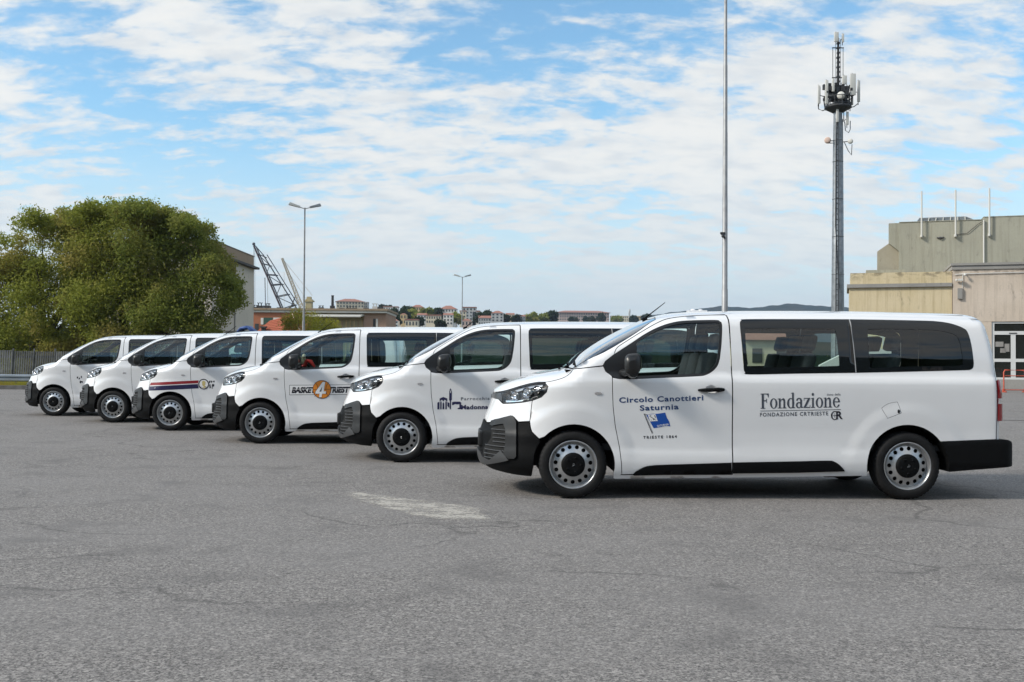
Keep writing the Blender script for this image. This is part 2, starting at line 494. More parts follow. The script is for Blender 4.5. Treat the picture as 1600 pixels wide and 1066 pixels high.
FWIN_LOW = [(.297, 1.290), (.314, 1.250), (.374, 1.203), (.445, 1.178), (.571, 1.178), (.843, 1.191), (1.207, 1.209), (1.300, 1.222), (1.375, 1.264), (1.421, 1.318), (1.443, 1.382)]
FWIN_UP = [(1.443, 1.382), (1.465, 1.528), (1.480, 1.715), (1.463, 1.752), (1.418, 1.764), (1.142, 1.757), (1.002, 1.738), (.863, 1.694), (.722, 1.624), (.581, 1.532), (.396, 1.411), (.313, 1.347), (.297, 1.290)]
FWIN = cr(FWIN_LOW, 4)[:-1] + cr(FWIN_UP, 4)[:-1]
MWIN = cr([(2.768, 1.784), (2.2, 1.781), (1.73, 1.776), (1.685, 1.762), (1.664, 1.725), (1.669, 1.55), (1.680, 1.300), (1.694, 1.250), (1.735, 1.229), (2.2, 1.240), (2.790, 1.252)], 4)
QWIN = cr([(2.800, 1.252), (3.4, 1.269), (3.88, 1.2855), (3.935, 1.290), (3.963, 1.305), (3.975, 1.335), (3.977, 1.39), (3.968, 1.545), (3.944, 1.664), (3.900, 1.707), (3.788, 1.750), (3.661, 1.770), (3.529, 1.776), (3.173, 1.781), (2.778, 1.784)], 4)
MCLEAR = cr([(2.60, 1.684), (2.15, 1.684), (1.735, 1.680), (1.712, 1.660), (1.710, 1.5), (1.722, 1.335), (1.745, 1.300), (2.15, 1.303), (2.60, 1.316), (2.632, 1.345), (2.628, 1.5), (2.617, 1.660), (2.600, 1.684)], 3)[:-1]
QCLEAR = cr([(3.56, 1.684), (3.2, 1.687), (2.975, 1.686), (2.940, 1.66), (2.935, 1.5), (2.940, 1.33), (2.965, 1.304), (3.4, 1.318), (3.83, 1.330), (3.868, 1.36), (3.870, 1.41), (3.850, 1.590), (3.80, 1.640), (3.70, 1.668), (3.56, 1.684)], 3)[:-1]
TRIM_B = [(.583, .243), (.62, .277), (.70, .320), (.78, .334), (.90, .341), (1.56, .364), (1.62, .366)]
def arc(c, r, a0, a1, n=22): return [(c[0] + r * cos(radians(a)), c[1] + r * sin(radians(a))) for a in np.linspace(a0, a1, n)]
FARCH = arc((.005, .330), .398, 144, -20)        # front to back over the wheel
RARCH = arc((3.300, .335), .405, 194, 37)

WHITE = ['paint', 'dark_gap']; BLACK = ['black_plastic', 'black_plastic']
def build_van():
    root = empty('passenger_van', label='white van', cat='van')
    MIR = {}
    def both(name, d, mats, parent=root, bname=None):
        """near side and far side as two parts"""
        a = part(name, d, mats, parent)
        b = part(name, mirror(d), mats, parent if parent is root else MIR[parent.name])
        MIR[a.name] = b
        return a
    # --- white panels
    fender = [(-.4245, .751), (-.4015, .950)] + LIGHT_BACK[::-1][3:] + cr(HOOD_LINE, 4)[1:] + [(.15, 1.285), (.293, 1.300)] + \
             cr([(.314, 1.250), (.374, 1.205)], 3) + DOOR_FRONT[::-1] + [(.395, .205), (.392, .26)] + FARCH[::-1][2:-1] + [(-.335, .585), (-.404, .651), (-.417, .693)]
    fd = [(.395, .240), (.395, .198), (.42, .193), (1.6, .21), (2.905, .235)] + RARCH[1:] + [(3.64, .579), (4.188, .602), (4.192, .9), (4.191, 1.233), (4.178, 1.5), (4.152, 1.74), (4.146, 1.79)] + \
         [(x, interp_edge(ROOF_EDGE)(x) + .004) for x in (4.0, 3.5, 2.8, 2.2, 1.75, 1.69, 1.63, 1.58, 1.4, 1.19, 1.09, .99, .92, .861)] + cr(WIND_LOW[::-1], 3) + \
         [(.012, 1.270), (.15, 1.288), (.290, 1.305), (.313, 1.349), (.396, 1.413)] + cr(DOOR_TOP, 3) + [(1.545, 1.827), (1.557, 1.815), (1.557, 1.514), (1.562, 1.053), (1.566, .245), (.6, .238), (.477, .238)]
    win_hole = MWIN + QWIN
    flap = cr([(3.045, .912), (3.10, .948), (3.181, .967), (3.20, .955), (3.228, .87), (3.222, .855), (3.105, .809), (3.09, .815), (3.042, .895), (3.045, .912)], 3)[:-1]
    ringf = lambda c: [(c[0] + r * cos(t), c[1] + r * sin(t)) for r in (.49, .515, .54, .565, .59, .615, .64, .665) for t in np.linspace(-.3, pi + .3, int(r * 105))]
    both('fender', skin_data(inset(fender, G), step=.05, pts=ringf(FA)), WHITE)
    both('body_side', skin_data(inset(fd, G), [inset(win_hole, -.002), inset(flap, -.001)], step=.07, edge=.045, pts=ringf(RA) + [(XR(z) - e, float(z)) for z in np.arange(.65, 1.80, .04) for e in (.085, .10, .115, .135, .16)] + [(x, float(z)) for x in np.arange(1.62, 4.15, .05) for z in (1.795, 1.802)]), WHITE)
    both('fuel_flap', skin_data(inset(flap, .0025), step=.05, thick=.012), WHITE)
    lk = [(3.205 + .012 * cos(t), .874 + .020 * sin(t)) for t in np.linspace(0, 2 * pi, 13)[:-1]]
    both('flap_lock', skin_data(lk, off=.003, step=.02, thick=.004), ['seal', 'seal'])
    door = DOOR_FRONT + FWIN_LOW[2:2] + cr(FWIN_LOW[3:], 4)[:-1] + cr(FWIN_UP, 4)[:-9] + [(.40, 1.415)] + cr(DOOR_TOP, 4)[1:] + [(1.545, 1.823), (1.551, 1.812), (1.553, 1.514), (1.558, 1.053), (1.562, .252), (.6, .243)]
    fine = [(x, z) for x in np.arange(1.28, 1.43, .013) for z in np.arange(1.03, 1.13, .012)]
    dr = both('front_door', skin_data(inset(door, G), step=.05, pts=fine + ringf(FA)), WHITE)
    hood = top_skin(interp_edge([(-.785, 1.0), (-.745, 1.017)] + LIGHT_TOP + HOOD_LINE[1:]), [])if 0 else None
    # --- window frame, black corner and glass of the front door
    gl = inset([p for p in FWIN if p[0] > .62] and [(max(p[0], .60), p[1]) for p in FWIN], .024)
    both('window_seal', skin_data(inset(FWIN, .001), [gl], off=.001, step=.06, thick=.02, yk=dict(dimple=False)), ['seal', 'seal'], dr)
    both('window_pane', sheet(skin_data(inset(gl, .0005), off=-.006, step=.10, thick=.004, yk=dict(dimple=False, glass=True))), ['glass_clear', 'glass_clear'], dr)
    # --- door handle
    m = MB(); hx0, hx1, hz = 1.222, 1.474, 1.075
    yy = lambda x, z: -float(Y(x, z, dimple=False))
    for i in range(9):
        pass
    pts = [(x, yy(x, hz) - .030 * (1 - abs((x - 1.348) / .128) ** 4) + .004, hz + (x - 1.348) * .03) for x in np.linspace(hx0, hx1, 13)]
    rad = [.010 + .010 * (1 - abs((p[0] - 1.348) / .128) ** 3) + (.004 if p[0] > 1.40 else 0) for p in pts]
    m.tube(pts, rad, 10)
    h = m.build('door_handle', 'black_plastic', dr)
    h2 = link('door_handle', h.data.copy(), MIR[dr.name]); h2.scale.y = -1
    # --- front
    bump = nose(.955, .732) + [(-.844, .707), (-.798, .717), (-.769, .746), (-.68, .772), (-.591, .796), (-.55, .756), (-.535, .741), (-.424, .752), (-.401, .948)] + \
           LIGHT_BACK[4:] + [(-.703, .925), (-.728, .950)]
    d = skin_data(inset_front(bump, G), step=.045, front=True, yk=dict(dimple=False))
    bumper = part('front_bumper', join(d, mirror(d)), WHITE, root)
    skirt = nose(.725, .29, .0, 22) + [(-.880, .262), (-.794, .236), (-.65, .219), (-.54, .209), (-.405, .205), (-.392, .30)] + arc((.005, .330), .398, 165, 146, 5) + \
            [(-.335, .583), (-.406, .651), (-.420, .693), (-.424, .745), (-.535, .735), (-.55, .750), (-.591, .789), (-.68, .766), (-.769, .740), (-.798, .711), (-.844, .700)]
    d = skin_data(inset_front(skirt, .002), step=.045, off=.002, front=True, yk=dict(dimple=False))
    sk = part('bumper_skirt', join(d, mirror(d)), BLACK, root)
    # proud frame round the side intake
    fr = [(-.800, .692), (-.786, .731), (-.70, .762), (-.593, .797), (-.573, .788), (-.545, .738), (-.545, .404), (-.564, .381), (-.615, .374), (-.668, .415), (-.650, .50), (-.648, .66), (-.668, .712), (-.72, .700), (-.779, .680)]
    op = [(-.785, .685), (-.72, .702), (-.668, .714), (-.648, .66), (-.650, .50), (-.668, .415), (-.78, .345), (-.868, .325), (-.885, .36), (-.872, .45), (-.835, .50), (-.805, .55)]
    both('intake_frame', skin_data(fr, off=.022, step=.04, thick=.03, yk=dict(dimple=False)), ['grey_plastic', 'black_plastic'], sk and root)
    lp_ = nose(.430, .290, 0, 8) + [(-.847, .285), (-.72, .328), (-.615, .362), (-.689, .449), (-.80, .342), (-.868, .362), (-.889, .402)]
    d = skin_data(lp_, off=.026, step=.035, thick=.05, front=True, yk=dict(dimple=False))
    part('bumper_lip', join(d, mirror(d)), ['lip_lit_grey', 'grey_plastic'], root)
    both('intake', skin_data(op, off=.0045, step=.05, thick=.004, yk=dict(dimple=False)), ['dark_gap', 'dark_gap'])
    for k, z in enumerate((.652, .612, .572, .532, .488, .444, .402, .362)):
        x0 = float(np.interp(z, [.33, .415, .5, .7], [-.80, -.668, -.650, -.650]))
        xs = [x for x in np.linspace(XF(z) + .004, x0, 12) if x > (-.79 if z > .5 else -.86)]
        for s in (-1, 1):
            m = MB(); m.tube([(x - .012, s * (float(Y(x, z)) +   .006), z) for x in xs], .0052, 6)
            m.build('intake_slat', 'slat', root)
    # centre block with the plate, and its lower grille
    m = MB(); m.box(-.938, -.86, -.27, .27, .455, .615)
    m.build('plate_block', 'grey_plastic', root, bevel=.02)
    # grille strip between the headlights
    gs = nose(.952, 1.006, 0, 6) + [(-.745, 1.018), (-.700, 1.024), (-.690, .918), (-.728, .946)]
    d = skin_data(inset_front(gs, .003), step=.03, off=-.004, front=True, yk=dict(dimple=False))
    part('upper_grille', join(d, mirror(d)), ['lamp_dark', 'lamp_dark'], root)
    # --- headlight: housing, reflectors, clear cover
    hl = LIGHT_TOP + LIGHT_BACK[1:] + [(-.690, .925)]
    hl = cr(LIGHT_TOP, 3) + cr(LIGHT_BACK, 3)[1:]
    lamp = both('headlight', skin_data(inset(hl, .004), off=-.035, step=.04, thick=.02), ['lamp_dark', 'lamp_dark'])
    cover = both('headlight_cover', sheet(skin_data(inset(hl, .003), off=.0, step=.04, thick=.003)), ['lens', 'lens'], lamp)
    ring_o = inset(hl, .003); ring_i = inset(hl, .012)
    both('headlight_rim', skin_data(ring_o, [ring_i], off=.0008, step=.06, thick=.03), ['seal', 'seal'], lamp)
    for (cx_, cz_, rr, mt) in ((-.56, .995, .052, 'chrome'), (-.44, 1.03, .055, 'chrome'), (-.345, 1.065, .038, 'chrome')):
        m = MB(); yb = -float(Y(cx_, cz_)) + .030
        M_ = Matrix.Translation((cx_, yb, cz_)) @ Matrix.Rotation(radians(-32), 4, 'Z')
        prof = [(rr, -.022), (rr * .92, -.006), (rr * .7, .010), (rr * .35, .018), (.001, .020)]
        m.lathe(prof, 'Y', 20, 0, M_); m.lathe([(rr * .28, .018), (rr * .26, -.004), (rr * .15, -.012), (.001, -.014)], 'Y', 14, 0, M_)
        o = m.build('reflector', mt, lamp); o2 = link('reflector', o.data.copy(), MIR[lamp.name]); o2.scale.y = -1
    strip = [(-.68, .925), (-.55, .932), (-.42, .962), (-.33, .998), (-.34, 1.010), (-.43, .977), (-.55, .948), (-.67, .945)]
    st = both('light_bar', skin_data(strip, off=-.012, step=.03, thick=.01), ['chrome', 'chrome'], lamp)
    bow = [(-.62, 1.04), (-.5, 1.085), (-.38, 1.118), (-.30, 1.12), (-.31, 1.10), (-.40, 1.09), (-.5, 1.06), (-.61, 1.02)]
    both('light_bezel', skin_data(bow, off=-.014, step=.03, thick=.01), ['wheel_silver', 'lamp_dark'], lamp)
    # --- hood, windscreen, roof, tailgate
    he = interp_edge([(-.79, .998), (-.745, 1.020), (-.69, 1.033)] + LIGHT_TOP[1:5] + HOOD_LINE)
    xs = np.concatenate([np.linspace(-.772, -.60, 12), np.linspace(-.57, .008, 16)])
    part('hood', top_skin(he, xs, bows=np.interp(xs, [-.5, .008], [0, .065])), WHITE, root)
    we = interp_edge(WIND_LOW); xs = np.linspace(.010, .855, 20)
    part('windscreen', sheet(top_skin(we, xs, thick=.005, bows=np.interp(xs, [.01, .855], [.035, -.045]))), ['windscreen_glass', 'windscreen_glass'], root)
    re_ = interp_edge(ROOF_EDGE); xs = np.concatenate([np.linspace(.863, 1.8, 20), np.linspace(1.9, 3.9, 12), [4.0, 4.06, 4.11, 4.14, 4.165]])
    part('roof', top_skin(re_, xs, gap=.0, ny=26, bows=np.interp(xs, [.863, 1.3], [-.045, 0])), ['paint', 'headliner'], root)
    rear_pts = [(XR(z) - e, z) for z in np.arange(.55, 1.86, .025) for e in (.0025, .006, .012, .02, .03, .042, .055, .07, .085)]
    side_rear = 0
    tg = [(4.144, 1.808), (4.155, 1.74), (4.182, 1.5), (4.196, 1.233), (4.197, .9), (4.195, .602)] + [(XR(z) - .0012, float(z)) for z in np.linspace(.602, 1.80, 26)]
    d = skin_data(tg, off=-.002, step=.05, pts=rear_pts, snap=True, thick=.02)
    part('tailgate', join(d, mirror(d)), WHITE, root)
    for (z0, z1, mt) in ((1.008, 1.188, 'lamp_red'), (.955, 1.006, 'chrome'), (.785, .953, 'lamp_red')):
        e = .026 if mt == 'lamp_red' else .014
        lp = [(4.200, z0), (4.200, z1)] + [(XR(z) + e - .030, float(z)) for z in np.linspace(z1, z0, 6)]
        both('tail_lamp', skin_data(lp, off=.006, step=.03, thick=.03, yk=dict(ext=e)), [mt, 'lamp_dark_red'])
    rb = [(3.640, .576), (3.9, .590), (4.188, .600), (4.24, .603), (4.31, .598), (4.352, .580), (4.382, .545), (4.397, .49), (4.400, .43), (4.392, .375), (4.362, .335), (4.0, .305), (3.72, .280), (3.705, .30)] + arc((3.30, .335), .405, 5, 34, 8)
    def rear_y(o):
        pass
    # rear bumper: its own wrap, closed straight across the back
    d = rear_bumper(rb)
    part('rear_bumper', d, BLACK, root)
    # --- sill trim, repeater lamp
    t1 = cr(TRIM_B, 3)[:-1] + [(1.545, .364), (1.555, .262), (.60, .238)]
    t2 = [(1.566, .365), (1.571, .350), (1.566, .262)] and [(1.566, .262), (1.566, .366)] + cr([(2.2, .380), (2.50, .388), (2.56, .380), (2.61, .352), (2.65, .315), (2.672, .287)], 3) + [(2.2, .272)]
    both('sill_trim', skin_data(t1, off=.016, step=.04, thick=.02), BLACK)
    both('sill_trim', skin_data(t2, off=.016, step=.04, thick=.02), BLACK)
    rp = [(.24 + .036 * cos(t), 1.033 + .013 * sin(t)) for t in np.linspace(0, 2 * pi, 17)[:-1]]
    both('side_repeater', skin_data(rp, off=.006, step=.03, thick=.008), ['chrome', 'black_plastic'])
    # --- glass of the load space: printed border and clear middle
    mb_, qb_ = inset(MWIN, .001), inset(QWIN, .001)
    for outl, clear in ((mb_, MCLEAR), (qb_, QCLEAR)):
        wn = both('side_window', skin_data(outl, [clear], off=.0022, step=.08, thick=.006, yk=dict(glass=True)), ['frit', 'frit'])
        both('window_pane', sheet(skin_data(inset(clear, -.004), off=-.0025, step=.12, thick=.004, yk=dict(glass=True))), ['glass_tinted', 'glass_tinted'], wn)
    both('window_divider', skin_data([(2.769, 1.782), (2.777, 1.782), (2.799, 1.254), (2.791, 1.254)], off=.0032, step=.05, thick=.006, yk=dict(glass=True)), ['divider', 'divider'])
    # --- mirrors
    m = MB()
    secs = [(-.958, .575, 1.315, .03, .06), (-.975, .572, 1.315, .075, .095), (-1.04, .562, 1.318, .083, .108), (-1.11, .552, 1.318, .080, .104), (-1.15, .543, 1.313, .066, .088), (-1.165, .540, 1.31, .03, .045)]
    N_ = 20; vs, fs = [], []
    for (y, x, z, rx, rz) in secs:
        for k in range(N_):
            t = 2 * pi * k / N_; c, s_ = cos(t), sin(t)
            vs.append((x + rx * abs(c) ** .7 * np.sign(c), y, z + rz * abs(s_) ** .65 * np.sign(s_) + .02 * (c > 0) * c))
    for i in range(len(secs) - 1):
        for k in range(N_):
            k2 = (k + 1) % N_; fs.append((i * N_ + k, (i + 1) * N_ + k, (i + 1) * N_ + k2, i * N_ + k2))
    m.add(vs, fs, 0, True); m.add(vs[-N_:], [tuple(range(N_))], 0); m.add(vs[:N_], [tuple(reversed(range(N_)))], 0)
    m.tube([(.48, -.90, 1.235), (.50, -1.0, 1.235), (.545, -1.06, 1.25)], [.04, .032, .03], 8)
    m.tube([(.555, -1.14, 1.238), (.56, -1.06, 1.236), (.555, -.975, 1.238)], [.045, .055, .045], 10)
    mr = m.build('wing_mirror', 'mirror_plastic', root)
    mm = MB(); mm.box(.630, .637, -1.12, -.99, 1.275, 1.385); mm.build('mirror_glass', 'chrome', mr)
    o2 = link('wing_mirror', mr.data.copy(), root); o2.scale.y = -1
    # --- antenna, wipers
    m = MB(); m.tube([(.80, -.18, 1.790), (.84, -.18, 1.826), (1.026, -.18, 1.972)], [.012, .0075, .004], 6); m.ball((.81, -.18, 1.793), (.035, .018, .020), 10)
    m.build('antenna', 'black_plastic', root)
    for y0, y1 in ((-.62, .02), (.05, .62)):
        m = MB(); m.tube([(float(.03 + .10 * t) - .02 * (1 - abs(y0 + (y1 - y0) * t)), y0 + (y1 - y0) * t, 1.315 + .075 * t) for t in np.linspace(0, 1, 7)], .010, 6)
        m.build('wiper', 'black_plastic', root)
    m = MB(); m.box(-.06, .03, -.70, .70, 1.235, 1.262); m.ball((-.02, -.34, 1.292), (.03, .02, .014), 8); m.ball((-.10, -.34, 1.272), (.018, .018, .010), 8)
    m.build('cowl', 'black_plastic', root)
    # --- underside, wheel housings
    m = MB(); m.box(-.62, 4.15, -.60, .60, .30, .44); m.box(.42, 2.86, -.84, .84, .25, .44); m.box(3.75, 4.28, -.80, .80, .36, .44); m.box(-.70, -.42, -.45, .45, .25, .44)
    m.tube([(2.9, .3, .27), (4.1, .3, .27)], .04, 8); m.box(2.55, 2.85, -.72, .2, .20, .27)
    m.box(-.55, .10, -.60, .60, .44, .85)
    for cx_, r in ((.005, .43), (3.30, .44)):
        a = arc((cx_, .33), r, -5, 185, 18)
        for s in (-1, 1):
            y1 = s * .925 if s < 0 else .925; y0 = s * .60
            vs = [(p[0], y0, p[1]) for p in a] + [(p[0], s * (float(Y(p[0], min(p[1], .76))) - .03), p[1]) for p in a]
            n_ = len(a); m.add(vs, [(i, i + 1, n_ + i + 1, n_ + i) for i in range(n_ - 1)], 0, True)
            m.add([(p[0], y0, p[1]) for p in a], [tuple(range(n_))], 0)
    m.build('underbody', 'dark_gap', root)
    # --- cabin
    m = MB(); m.box(.30, 4.10, -.80, .80, .47, .53); m.box(3.98, 4.10, -.72, .72, .53, 1.20)
    for s in (-1, 1): m.box(1.52, 1.62, s * .84 - .03, s * .84 + .03, .53, 1.25)
    m.build('cabin_floor', 'interior', root)
    m = MB(); m.box(.05, .46, -.80, .80, .85, 1.20); m.ball((.42, -.38, 1.20), (.14, .20, .075), 12); m.box(.30, .52, -.15, .15, .7, 1.1)
    m.build('dashboard', 'interior', root, bevel=.0)
    m = MB(); Mx = Matrix.Translation((.68, -.38, 1.13)) @ Matrix.Rotation(radians(62), 4, 'Y')
    ring = [(.185 * cos(t), .185 * sin(t), 0) for t in np.linspace(0, 2 * pi, 25)]
    m.tube([Mx @ Vector(p) for p in ring], .016, 8, 0, False); m.box(-.17, .17, -.02, .02, -.015, .015, 0, Mx); m.ball((0, 0, 0), (.06, .06, .03), 10, 0, Mx)
    m.tube([Mx @ Vector((0, 0, 0)), (.46, -.38, 1.03)], .03, 8)
    m.build('steering_wheel', 'black_plastic', root)
    def seat(x, y, wd):
        m = MB(); b = MB()
        m.box(x - .50, x, y - wd, y + wd, .78, .93)
        s_ = m.build('seat_cushion', 'seat_fabric', root, bevel=.04)
        m = MB(); M_ = Matrix.Translation((x - .02, y, .90)) @ Matrix.Rotation(radians(14), 4, 'Y')
        m.box(-.06, .07, -wd, wd, 0, .56, 0, M_)
        bk = m.build('seat_back', 'seat_fabric', root, bevel=.045)
        m = MB(); m.box(-.03, .06, -.13, .13, .595, .76, 0, M_)
        hd = m.build('headrest', 'seat_fabric', bk, bevel=.035)
    for y in (-.45, .12, .52): seat(1.33, y, .24 if y < 0 else .19)
    for x in (2.30, 3.16):
        for y in (-.50, 0, .50): seat(x, y, .23)
    m = MB(); m.box(1.60, 4.0, -.62, .62, 1.832, 1.842); m.build('headlining', 'headliner', root)
    # --- wheels
    wheel = make_wheel()
    for (x, s) in ((FA[0], -1), (FA[0], 1), (RA[0], -1), (RA[0], 1)):
        wt = wheel if (x, s) == (FA[0], -1) else copy_tree(wheel)
        wt.parent = root; wt.location = (x, s * .93, .335); wt.rotation_euler = (0, random.uniform(0, 1), 0 if s < 0 else pi)
    return root

def sheet(d):
    """only the outer face of a panel (panes of glass)"""
    V, F, L, M = d; F2, L2, k = [], [], 0
    for f, m in zip(F, M):
        if m == 0: F2.append(f); L2 += L[k:k + len(f)]
        k += len(f)
    u = sorted({i for f in F2 for i in f}); mp = {i: j for j, i in enumerate(u)}
    return [V[i] for i in u], [tuple(mp[i] for i in f) for f in F2], L2, [0] * len(F2)
def inset_front(poly, d):
    """inset, but points on the nose line stay on the centre plane"""
    q = []
    P = poly if area(poly) > 0 else poly[::-1]
    P = [p for i, p in enumerate(P) if math.dist(p, P[i - 1]) > 1e-5]
    for p, r in zip(P, inset(P, d)):
        q.append(p if abs(p[0] - XF(p[1]) - .0012) < 1e-6 else r)
    return q
def rear_bumper(rb):
    P, F, loops = tri2d(rb, (), .04, [(4.40 - e, z) for z in np.arange(.34, .6, .03) for e in (.004, .012, .024, .04, .07)])
    def W(x, z):
        yb = .952 - .02 * sstep((.36 - z) / .08) - .014 * sstep((z - .575) / .03)
        v = np.clip((4.403 - x) / .19, 0, 1)
        return yb * (.80 + .20 * (1 - (1 - v) ** 2.6) ** (1 / 2.2))
    x, z = P[:, 0], P[:, 1]; h = .002
    n = np.stack([-(W(x + h, z) - W(x - h, z)) / (2 * h), -np.ones_like(x), -(W(x, z + h) - W(x, z - h)) / (2 * h)], -1)
    n /= np.linalg.norm(n, axis=-1, keepdims=True)
    O = np.stack([x, -W(x, z), z], -1); N = len(O); M_ = O * np.array([1, -1, 1])
    V = [*O, *M_]; FF = []; LN = []; MI = []
    for f in F:
        FF.append(tuple(f)); LN += [n[i] for i in f]; MI.append(0)
        FF.append((f[2] + N, f[1] + N, f[0] + N)); LN += [n[i] * np.array([1, -1, 1]) for i in (f[2], f[1], f[0])]; MI.append(0)
    L = loops[0]
    for a, b in zip(L, L[1:] + L[:1]):
        q = (a, a + N, b + N, b)
        fn = np.cross(V[q[2]] - V[q[0]], V[q[3]] - V[q[1]]); l = np.linalg.norm(fn)
        if l > 1e-12: FF.append(q); LN += [fn / l] * 4; MI.append(0)
    return V, FF, LN, MI
def make_wheel():
    """wheel with its outer face towards -y, hub at the origin"""
    root = bpy.data.objects.new('wheel', None); COL.objects.link(root); root.empty_display_size = .1
    m = MB(); n = 144
    prof = [(.232, .020), (.240, .004), (.262, -.003), (.290, -.002), (.312, .006), (.326, .020), (.3335, .036), (.335, .060), (.335, .075), (.328, .077), (.328, .083), (.335, .085),
            (.335, .120), (.328, .122), (.328, .128), (.335, .130), (.335, .165), (.326, .195), (.30, .212), (.24, .205)]
    vs, fs = [], []
    for i, (r, y) in enumerate(prof):
        for k in range(n):
            t = 2 * pi * k / n
            rr = r - (.006 if i in (5, 6, 7) and k % 3 == 0 else 0) - (.002 if i == 4 and k % 3 == 0 else 0)
            vs.append((rr * cos(t), y, rr * sin(t)))
    for i in range(len(prof) - 1):
        for k in range(n):
            k2 = (k + 1) % n; fs.append((i * n + k, i * n + k2, (i + 1) * n + k2, (i + 1) * n + k))
    m.add(vs, fs, 0, True); m.build('tyre', 'rubber', root)
    # steel disc with round holes
    out = [(.207 * cos(t), .207 * sin(t)) for t in np.linspace(0, 2 * pi, 73)[:-1]]
    inn = [(.095 * cos(t), .095 * sin(t)) for t in np.linspace(0, 2 * pi, 41)[:-1]]
    holes = [inn]
    for k in range(15):
        a = 2 * pi * k / 15; c = (.172 * cos(a), .172 * sin(a))
        holes.append([(c[0] + .0205 * cos(t), c[1] + .0205 * sin(t)) for t in np.linspace(0, 2 * pi, 15)[:-1]])
    P, F, loops = tri2d(out, holes, .014, None, .02)
    r = np.hypot(P[:, 0], P[:, 1])
    yp = np.interp(r, [.09, .112, .135, .155, .190, .200, .207], [.004, .010, .020, .030, .036, .046, .050])
    O = np.stack([P[:, 0], yp, P[:, 1]], -1); V = list(O); N = len(V)
    I = O + np.array([0, .012, 0]); V += list(I)
    FF = [tuple(f) for f in F]; LN = []
    dr_ = np.interp(r, [.09, .112, .135, .155, .19, .207], [.3, .35, .45, .35, .4, .7])
    nn = np.stack([P[:, 0] / r * dr_, -np.ones(N), P[:, 1] / r * dr_], -1); nn /= np.linalg.norm(nn, axis=-1, keepdims=True)
    for f in F: LN += [nn[i] for i in f]
    for L in loops[1:]:
        for a, b in zip(L, L[1:] + L[:1]):
            q = (a, a + N, b + N, b); fn = np.cross(V[q[2]] - V[q[0]], V[q[3]] - V[q[1]]); l = np.linalg.norm(fn)
            if l > 1e-12: FF.append(q); LN += [fn / l] * 4
    rim = link('rim', raw_mesh('rim', V, FF, LN, [0] * len(FF)), root, ['wheel_silver'])
    m = MB(); m.lathe([(.207, .050), (.212, .044), (.216, .022), (.222, .018), (.224, .008), (.231, .004), (.238, .006), (.239, .020), (.225, .035), (.215, .14)], 'Y', 72)
    m.build('rim_flange', 'wheel_silver', rim)
    m = MB(); m.lathe([(.001, .10), (.225, .10)], 'Y', 40); m.build('brake_drum', 'dark_gap', root)
    m = MB(); m.lathe([(.118, .014), (.117, .002), (.110, -.010), (.090, -.016), (.040, -.018), (.030, -.016), (.001, -.016)], 'Y', 40)
    for k in range(5):
        a = 2 * pi * k / 5 + .3; m.lathe([(.012, -.010), (.011, -.022), (.001, -.023)], 'Y', 8, 0, Matrix.Translation((.072 * cos(a), 0, .072 * sin(a))))
    cap = m.build('hub_cap', 'black_plastic', root)
    m = MB()
    m.tube([(-.010, -.020, .012), (.006, -.020, .013), (.011, -.020, .003), (.002, -.020, -.006), (-.006, -.020, -.014)], .0025, 5); m.tube([(-.008, -.020, .004), (.0, -.020, .002)], .002, 5)
    m.build('badge', 'wheel_silver', cap)
    m = MB(); m.tube([(-.20, .03, .055), (-.195, .0, .053)], .004, 6); m.build('valve', 'black_plastic', root)
    return root
# ================================================================== lettering and signs on the vans
def body_point(x, z, off):
    n = grad_n(np.array([x]), np.array([z]), dimple=False)[0]
    return np.array([x, -float(Y(x, z, dimple=False)), z]) + n * off
def decal_mesh(name, P, F, ink, parent, off=.0018):
    P = np.asarray(P, float)
    n = grad_n(P[:, 0], P[:, 1], dimple=False)
    O = np.stack([P[:, 0], -Y(P[:, 0], P[:, 1], dimple=False), P[:, 1]], -1) + n * off
    LN = [n[i] for f in F for i in f]
    return link(name, raw_mesh(name, O, F, LN, [0] * len(F)), parent, [ink])
def shape(name, outline, ink, parent, holes=(), off=.0018, step=.06):
    P, F, _ = tri2d(outline, holes, step, None, .03)
    return decal_mesh(name, P, F, ink, parent, off)
def place(P, p0, p1, width=None, shear=0.0):
    """flat drawing coordinates (u along, v up; u from 0 to width) onto the line p0-p1 of the panel"""
    P = np.asarray(P, float); p0, p1 = np.array(p0), np.array(p1)
    L = np.linalg.norm(p1 - p0); e = (p1 - p0) / L; u = np.array([-e[1], e[0]])
    return p0 + np.outer(P[:, 0] * L / width + shear * P[:, 1], e) + np.outer(P[:, 1], u)
def text_flat(body, bold=0.0, spacing=1.0):
    cu = bpy.data.curves.new('lettering', 'FONT'); cu.body = body; cu.size = 1.0; cu.offset = bold; cu.space_character = spacing
    cu.resolution_u = 3
    o = bpy.data.objects.new('lettering', cu); COL.objects.link(o)
    dg = bpy.context.evaluated_depsgraph_get(); me = bpy.data.meshes.new_from_object(o.evaluated_get(dg))
    P = np.array([(v.co.x, v.co.y) for v in me.vertices]); F = [tuple(p.vertices) for p in me.polygons]
    bpy.data.objects.remove(o); bpy.data.curves.remove(cu); bpy.data.meshes.remove(me)
    P[:, 0] -= P[:, 0].min()
    a, b, c = (P[list(f)[:3]] for f in F[:1] for _ in range(1)) if False else (None, None, None)
    F2 = []
    for f in F:
        q = P[list(f)]; ar = .5 * np.sum(q[:, 0] * np.roll(q[:, 1], -1) - np.roll(q[:, 0], -1) * q[:, 1])
        F2.append(f if ar > 0 else tuple(reversed(f)))
    return P, F2
